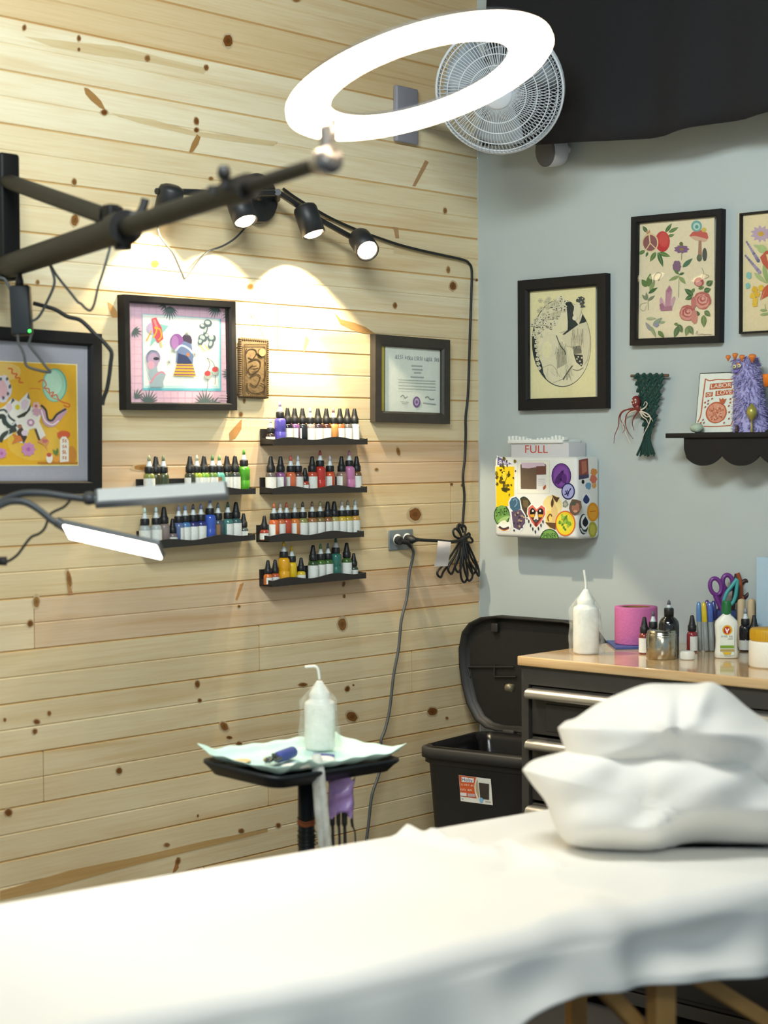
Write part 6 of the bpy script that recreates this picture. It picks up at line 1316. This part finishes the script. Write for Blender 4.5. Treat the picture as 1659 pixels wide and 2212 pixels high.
# mount bracket at the end of the arm
rc = at(906, 170, 2.76); vd = (rc-Vector(CAM)).normalized(); wdn = (VRT*.284-VUP*.9588).normalized(); wdn = (wdn-vd*wdn.dot(vd)).normalized()
RN = (-vd*math.cos(math.radians(71))+wdn*math.sin(math.radians(71))).normalized()
RA = (VRT*.9588+VUP*.284); RA = (RA-RN*RA.dot(RN)).normalized(); RB = RN.cross(RA).normalized()
def rp(r, a, h): return rc+RA*(r*math.cos(a))+RB*(r*math.sin(a))+RN*h
mb = MB(); mb.lathe([(.0005, -.02), (.020, -.02), (.021, .0), (.021, .016), (.0005, .017)], A1, 16, axis=un); mb.tube([A1, A1+Vector((0, 0, .05))], .010, 12); obj('end_mount', mb, mat('#8f8a86', .3, .7, var=.05), t, True)
# ring light
t = thing('ring_light', 'large glowing ring light held by the black swing arm', 'ring light', rc)
RO, RI = .213, .149
mb = MB(); n = 72
prf = [(RI+.006, -.004), (RI+.012, -.014), (RO-.012, -.014), (RO-.006, -.004)]
mb.rings([[rp(r, 2*PI*k/n, h) for r, h in prf] for k in range(n)]+[[rp(r, 0, h) for r, h in prf]], 0, True, False); obj('housing', mb, mat('#3a3a3c', .4, var=.05), t, True)
mb = MB(); prf = [(RI+.006, -.005), (RI+.001, -.003), (RI, .004), (RI+.006, .009), (RI+.02, .011), (RO-.02, .011), (RO-.006, .009), (RO, .004), (RO-.001, -.003), (RO-.006, -.005)]
mb.rings([[rp(r, 2*PI*k/n, h) for r, h in prf] for k in range(n)]+[[rp(r, 0, h) for r, h in prf]], 0, True, False)
RINGM = mat('#fff6ea', .4, var=0, emit=21.0, emc='#ffe7c6'); obj('diffuser', mb, RINGM, t, True)
am = min([2*PI*k/360 for k in range(360)], key=lambda a: (at(712, 306, (rp(RO, a, 0)-Vector(CAM)).dot(VFW))-rp(RO, a, 0)).length); m0 = rp(RO-.004, am, -.012)
mb = MB(); mb.tube([m0, A1+Vector((0, 0, .045))], .011, 12); mb.lathe([(.0005, -.014), (.017, -.014), (.018, .014), (.0005, .015)], m0+(A1+Vector((0, 0, .045))-m0)*.5, 14, axis=VRT); obj('tilt_joint', mb, mat('#8f8a86', .3, .7, var=.05), t, True)

# power brick and its cords under the arm
BD = (arm_at(42)[0]-Vector(CAM)).dot(VFW)
t = thing('power_brick', 'black power brick with green light and looping cords under the swing arm', 'power adapter', at(46, 670, BD))
bd_ = BD; k_ = bd_/F; R3 = Matrix((RT, FW, UP)).transposed()
c_ = at(46, 671, bd_); mb = MB(); mb.box((-22*k_, -.017, -54*k_), (22*k_, .017, 54*k_), bev=.006); rr_ = Matrix.Rotation(math.radians(-3), 3, 'Y'); mb.v = [tuple(c_+R3 @ (rr_ @ Vector(v))) for v in mb.v]; obj('case', mb, mat('#23262a', .45, var=.12, bump=.05), t, True)
mb = MB(); mb.lathe([(.0005, 0), (9.5*k_, 0), (9*k_, 12*k_), (6*k_, 24*k_), (6*k_, 40*k_), (.0005, 42*k_)], at(42, 619, bd_), 14, axis=VUP); obj('plug', mb, BLACK, t, True)
mb = MB(); mb.ball(at(64, 715, bd_-.019), .0035, n=10); obj('indicator_light', mb, mat('#3cff5a', .4, var=0, emit=3.0), t, True)
BRICK = t; ARM = bpy.data.objects['swing_arm']
def wire(label, pts, dep, r=.0034, m=CORDG, k=5, nm='cable', par=None):
    mb = MB(); mb.tube(smooth_path([at(u, v, dep if len(q) == 2 else q[2]) for q in pts for u, v in [q[:2]]], k), r, 8); o = obj(nm, mb, m, par or BRICK, True); o['label'] = label; return o
wire('thin cord looping from the swing arm down to the right side of the power brick', [(103,562),(110,578),(117,600),(117,615),(111,632),(100,655),(90,675),(80,688),(68,694)], BD-.01, .0032)
wire('thin cord hanging in a deep V between two points of the swing arm', [(104,560),(116,585),(130,605),(152,632),(168,652),(175,656),(186,667),(196,670),(204,655),(212,620),(222,590),(232,555),(240,525),(243,505)], 4.0, .0030, par=ARM)
wire('black cord curving from the power brick round the corner of the yellow print', [(72,655),(95,661),(120,669),(146,684),(170,690),(186,702),(205,722),(218,733),(232,748),(241,762),(239,785),(236,812),(231,840),(224,860),(221,875)], BD+.12, .0050, CORD)
wire('looped cord hanging from the bottom of the power brick over the yellow print', [(38,722),(40,740),(46,752),(52,768),(55,785),(62,793),(80,799),(98,803),(109,803),(100,793),(84,772),(70,755),(63,743),(66,730),(68,722)], BD-.012, .0032)
wire('short black cord leaving the power brick towards the left edge', [(22,626),(16,612),(8,602),(-6,600)], BD, .0036)

# two-head clip lamp
LD = 3.7
t = thing('clip_lamp', 'two-armed clip lamp at the left edge, lower bar lit and upper bar dark', 'lamp', at(60, 1150, LD))
GN = mat('#3a3d40', .45, var=.12, bump=.05)
k_ = LD/F
mb = MB(); mb.tube(smooth_path([at(u, v, LD+.02) for u, v in ((-60, 1150), (-25, 1105), (0, 1085), (30, 1071), (60, 1065), (100, 1066), (140, 1072), (195, 1079))], 6), 7.5*k_, 10); obj('gooseneck', mb, GN, t, True)
mb = MB(); mb.tube(smooth_path([at(u, v, LD) for u, v in ((-70, 1150), (-30, 1110), (0, 1092), (25, 1083), (55, 1085), (85, 1102), (112, 1124), (128, 1131))], 6), 7.5*k_, 10); obj('gooseneck', mb, GN, t, True)
def barbox(mb, a, b, side, nrm, w, h, mi=0, bev=.003):
    X = (b-a); L_ = X.length; X = X.normalized(); Nn = (nrm-X*nrm.dot(X)).normalized(); S = X.cross(Nn)
    m2 = MB(); m2.box((0, -w/2, -h/2), (L_, w/2, h/2), bev=bev); mb.add([a+X*v[0]+S*v[1]+Nn*v[2] for v in m2.v], m2.f, mi)
    return X, S, Nn
# upper bar, unlit: its back faces up
u0, u1 = at(205, 1078, LD+.02), at(492, 1060, LD+.06); nup = (VUP*.80-VFW*.60).normalized()
mb = MB(); X, S, Nn = barbox(mb, u0, u1, None, nup, .050, .016); obj('lamp_bar', mb, mat('#55585a', .4, var=.06), t, True)
mb = MB(); m2 = MB(); m2.box((.006, -.021, 0), ((u1-u0).length-.006, .021, .0030), bev=.001); mb.add([u0+X*v[0]+S*v[1]+Nn*(.0078+v[2]) for v in m2.v], m2.f); obj('heat_sink', mb, mat('#c2c4c2', .4, .2, var=.06), t, True)
mb = MB(); mb.lathe([(.0005, -.004), (.012, -.004), (.0125, .014), (.0005, .015)], u0-X*.012-Nn*.002, 14, axis=Nn); mb.tube([u0-X*.016, u0+X*.004], .011, 12); obj('joint', mb, GN, t, True)
# lower bar, lit: the diffuser faces the room
q = [(150, 1124), (360, 1171), (340, 1203), (137, 1158)]
l0, l1 = at(143, 1141, LD), at(350, 1187, LD-.06); nl = (-VFW*.55-VUP*.835).normalized()
mb = MB(); X, S, Nn = barbox(mb, l0, l1, None, nl, .052, .013); obj('lamp_bar', mb, mat('#55585a', .4, var=.06), t, True)
mb = MB(); m2 = MB(); m2.box((.004, -.0250, .0), ((l1-l0).length-.004, .0250, .004), bev=.0015); mb.add([l0+X*v[0]+S*v[1]+Nn*(.0062+v[2]) for v in m2.v], m2.f); obj('lamp_panel', mb, mat('#fff4e2', .4, var=0, emit=22.0, emc='#fff0da'), t, True)
mb = MB(); mb.tube([at(122, 1127, LD), l0+X*.006], .011, 12); obj('joint', mb, GN, t, True)
mb = MB(); mb.tube(smooth_path([at(u, v, LD+.1) for u, v in ((152, 1080), (138, 1095), (112, 1108), (104, 1122), (96, 1142), (84, 1153), (68, 1160), (55, 1175), (38, 1198), (18, 1212), (4, 1214))], 5), 3.0*k_, 8); mb.lathe([(.0005, -.012), (.009, -.012), (.010, .01), (.0005, .012)], at(4, 1212, LD+.1), 12, axis=VRT); obj('lamp_cord', mb, CORD, t, True)
LAMP_BAR = ((l0+l1)/2, nl)

# ------------------------------------------------------------------ massage table, sheet and pillows
TA0 = Vector((1.01, -2.58, 0)); TT = Vector((.177, .984, 0)).normalized(); TQ = Vector((TT.y, -TT.x, 0)); TH = .70
def tb(s, w, z): return TA0+TT*s+TQ*w+Vector((0, 0, z))
S0, S1, WT = -.55, 1.62, .78
MT = Matrix(((TT.x, TQ.x, 0, TA0.x), (TT.y, TQ.y, 0, TA0.y), (0, 0, -1, 0), (0, 0, 0, 1)))
t = thing('massage_table', 'folding massage table with wooden legs under a white sheet', 'massage table', tb((S0+S1)/2, WT/2, 0))
WL = mat('#b98a4e', .5, var=.2, scale=30); VIN = mat('#2a2b30', .5, var=.1)
def bar(a, b, w, h, up=Vector((0, 0, 1))):
    mb = MB(); barbox(mb, a, b, None, up, w, h, bev=.004); return mb
rows = [[tb(s, w, z) for s, w in ((S0+.03, .04), (S1-.03, .04), (S1-.03, WT-.12), (S0+.03, WT-.12))] for z in (TH-.085, TH-.03)]
mb = MB(); mb.rings([[p for p in rows[0]], [p for p in rows[1]]], 0, False, True); obj('cushion', mb, VIN, t, True)
for s in (S0+.16, S1-.30):
    for w in (.09, WT-.09):
        obj('leg', bar(tb(s, w, 0.0), tb(s, w, TH-.09), .045, .028, TQ), WL, t, True)
    obj('crossbar', bar(tb(s, .06, TH-.11), tb(s, WT-.06, TH-.11), .03, .045), WL, t, True)
for w in (.07, WT-.07): obj('side_rail', bar(tb(S0+.05, w, TH-.115), tb(S1-.05, w, TH-.115), .026, .055), WL, t, True)
sk = .93
obj('brace', bar(tb(sk-.12, WT-.11, TH-.13), tb(sk+.05, WT-.11, .40), .03, .022, TQ), WL, t, True)
obj('brace', bar(tb(sk+.06, WT-.11, TH-.13), tb(sk+.50, WT-.11, .30), .03, .022, TQ), WL, t, True)
obj('leg', bar(tb(sk+.02, WT-.08, 0.0), tb(sk+.02, WT-.08, TH-.10), .05, .03, TQ), WL, t, True)
obj('leg', bar(tb(sk+.02, .10, 0.0), tb(sk+.02, .10, TH-.10), .05, .03, TQ), WL, t, True)
# sheet
def sw(u, v, z=TH):
    p = onZ(u, v, z)-TA0; return (p.x*TT.x+p.y*TT.y, p.x*TQ.x+p.y*TQ.y)
ridges = []
def add_ridge(pts, h, wd):
    q = [sw(u, v) for u, v in pts]
    for i in range(len(q)-1): ridges.append((q[i], q[i+1], h*(.55 if i in (0, len(q)-2) and len(q) > 2 else 1), wd))
add_ridge([(836, 1792), (880, 1806), (940, 1822), (1000, 1836), (1062, 1842)], .016, .022)
add_ridge([(1062, 1842), (1100, 1828), (1160, 1850), (1190, 1862)], .012, .025)
add_ridge([(1075, 1880), (1110, 1866), (1130, 1850)], -.014, .03)
add_ridge([(180, 1930), (300, 1990), (420, 2050)], .004, .05)
add_ridge([(0, 2085), (110, 2150)], .006, .05)
add_ridge([(1100, 1960), (1240, 2000), (1290, 1960), (1300, 1900)], .008, .06)
add_ridge([(830, 1960), (1000, 1925), (1100, 1890)], .005, .05)
add_ridge([(1440, 1880), (1452, 1930), (1480, 1985)], .006, .03)
add_ridge([(560, 2060), (640, 2110)], .006, .04)
def top_h(s, w):
    h = .0025*math.sin(s*9+w*5)+.002*math.sin(s*4-w*11)
    for (a, b, hh, wd) in ridges:
        hh *= 1.6
        dx, dy = b[0]-a[0], b[1]-a[1]; l2 = dx*dx+dy*dy
        k = max(0, min(1, ((s-a[0])*dx+(w-a[1])*dy)/l2)); dd = math.hypot(s-a[0]-k*dx, w-a[1]-k*dy)
        if dd < 3*wd: h += hh*math.exp(-(dd/wd)**2)*.6
    return h
def hem(s): return float(np.interp(s, [-.6, .2, .40, .50, .55, .62, .68, .9, 1.12, 1.7], [.36, .42, .47, .55, .565, .58, .585, .565, .54, .50]))
ns, na = 200, 14
rows = []
for i in range(ns+1):
    s = S0-.02+(S1+.04-S0)*i/ns; row = []
    hw = hem(s); edge = WT-.02+.012*math.sin(s*6+.5)-.045*max(0, 1-abs(s-.02)/.6)
    fold = math.exp(-((s-.77)/.055)**2)
    for j in range(8):     # far side, hanging
        f = j/7; z = .46+(TH-.035-.46)*f; row.append(tb(s, -.012-.012*math.sin(s*14)*(1-f), z))
    for j in range(4): a = PI/2*(j+1)/4; row.append(tb(s, -.012+.035*(1-math.cos(a)), TH-.035+.035*math.sin(a)))
    nt_ = 44
    for j in range(1, nt_):
        w = .023+(edge-.04-.023)*j/nt_; row.append(tb(s, w, TH+top_h(s, w)+.010*fold*max(0, (w-.5)/.3)))
    for j in range(7):
        a = PI/2*j/6; row.append(tb(s, edge-.04+(.04+.018*fold)*math.sin(a), TH-.04+.04*math.cos(a)+top_h(s, edge)*(1-j/6)+.008*fold*(1-j/6)))
    nd = 22
    for j in range(1, nd+1):
        f = j/nd; z = TH-.04+(hw-(TH-.04))*f
        wv = (.016*math.sin(s*13+1.1)+.010*math.sin(s*29+.7*f)+.006*math.sin(s*5))*f**.8
        sg = math.exp(-((s-.98)/.14)**2)*math.sin(min(1, f*1.2)*PI)*-.030+math.exp(-((s-.55)/.10)**2)*-.014*math.sin(f*PI)+math.exp(-((s-.30)/.12)**2)*.016*f
        row.append(tb(s, edge+.018*fold*(1-.3*f)+.035*f**.7*.6+wv+sg+.030*fold*f, z))
    rows.append(row)
mb = MB(); mb.rings(rows, 0, True, False, closed=False)
SHEET = mat('#ece9e2', .75, var=.02, scale=200, bump=.03, spec=.2)
o = obj('sheet', mb, SHEET); md = o.modifiers.new('thick', 'SOLIDIFY'); md.thickness = .0015; md.offset = -1
tag(o, 'white sheet spread over the massage table', 'sheet')

# two pillows stacked at the head of the table
def pillow(name, label, outline, dep, thick, seed, creases=(), levels=15, under=None):
    """soft body grown from its silhouette: rings from the middle of the front over the rim to the middle of the back"""
    rr = random.Random(seed); pl = smooth_path([(u, v, 0) for u, v in outline+[outline[0]]], 6)[:-1]
    cu = sum(p.x for p in pl)/len(pl); cv = sum(p.y for p in pl)/len(pl); n = len(pl); ph = [rr.uniform(0, 6.3) for _ in range(8)]
    def wob(u, v): return .007*math.sin(u/47+v/61+ph[0])+.006*math.sin(u/83-v/37+ph[1])+.004*math.sin(u/29+v/23+ph[2])
    rings = []
    for side in (-1, 1):
        ks = range(1, levels+1) if side < 0 else range(levels-1, 0, -1)
        for k in ks:
            q = math.sin(PI/2*k/levels); dd = side*(1-q**2.6)**.5
            ring = []
            for p in pl:
                u = cu+(p.x-cu)*q; v = cv+(p.y-cv)*q; off = wob(u, v)*(1-q**4)*1.6
                for (x0, y0, x1, y1, h, wd) in creases:
                    dx, dy = x1-x0, y1-y0; kk = max(0, min(1, ((u-x0)*dx+(v-y0)*dy)/(dx*dx+dy*dy))); e = math.hypot(u-x0-kk*dx, v-y0-kk*dy)
                    if side < 0: off += h*math.exp(-(e/wd)**2)*(1-q**6)
                w = at(u, v, dep+thick*dd+off)
                if side < 0 and under is not None:
                    v0 = under[0]+(under[1]-under[0])/(1+math.exp(-(u-under[2])/14)); w = at(u, v, dep+thick*dd+off+max(0, v-v0)*under[3]*(1-q**8))
                if w.z < TH+.006: w.z = TH+.006+.02*(w.z-TH-.006)*0
                ring.append(w)
            rings.append(ring)
    mb = MB(); mb.rings(rings, 0, True, True)
    o = obj(name, mb, SHEET); tag(o, label, 'pillow'); return o
PD = (tb(1.12, .40, TH)-Vector(CAM)).dot(VFW)
pillow('pillow', 'white-covered pillow lying on the head of the massage table, lower of the two',
       [(1128, 1663), (1150, 1643), (1200, 1628), (1260, 1615), (1350, 1606), (1480, 1600), (1640, 1606), (1780, 1640), (1800, 1740), (1790, 1820), (1700, 1846), (1600, 1856), (1500, 1862), (1420, 1858), (1330, 1846), (1260, 1832), (1225, 1820), (1200, 1790), (1180, 1735), (1150, 1695)],
       PD+.02, .15, 4, [(1395, 1680, 1385, 1760, .008, 26), (1200, 1640, 1190, 1720, .010, 18), (1300, 1650, 1260, 1760, -.008, 30), (1560, 1640, 1700, 1720, .012, 26)], under=(1795, 1752, 1440, .0016))
pillow('pillow', 'white-covered pillow with a peaked wrinkled top, upper of the two on the massage table',
       [(1205, 1572), (1222, 1558), (1245, 1550), (1290, 1520), (1340, 1497), (1395, 1478), (1450, 1477), (1500, 1477), (1530, 1473), (1550, 1478), (1580, 1498), (1620, 1532), (1680, 1570), (1760, 1600), (1800, 1660), (1740, 1720), (1640, 1712), (1560, 1690), (1480, 1672), (1380, 1662), (1290, 1662), (1245, 1655), (1225, 1630), (1212, 1595)],
       PD+.03, .16, 9, [(1300, 1582, 1440, 1570, -.014, 26), (1440, 1570, 1640, 1600, -.014, 26), (1470, 1500, 1468, 1550, .014, 16), (1530, 1480, 1505, 1560, -.012, 18), (1440, 1630, 1520, 1620, .012, 18), (1330, 1500, 1400, 1560, .008, 24)])

# ------------------------------------------------------------------ lamp light
for i, (p, ax) in enumerate(heads_l):
    aim = p+ax*.5
    light('SPOT', 'track_lamp', p, (13, 16, 42, 22)[i], WARM, .018, (.0 if i < 3 else .25, aim.y, aim.z-.1), spot=98, blend=.12)
lb, ln = LAMP_BAR
light('AREA', 'clip_lamp_light', lb+ln*.016, 5, (1, .93, .80), .20, lb+ln, .04)
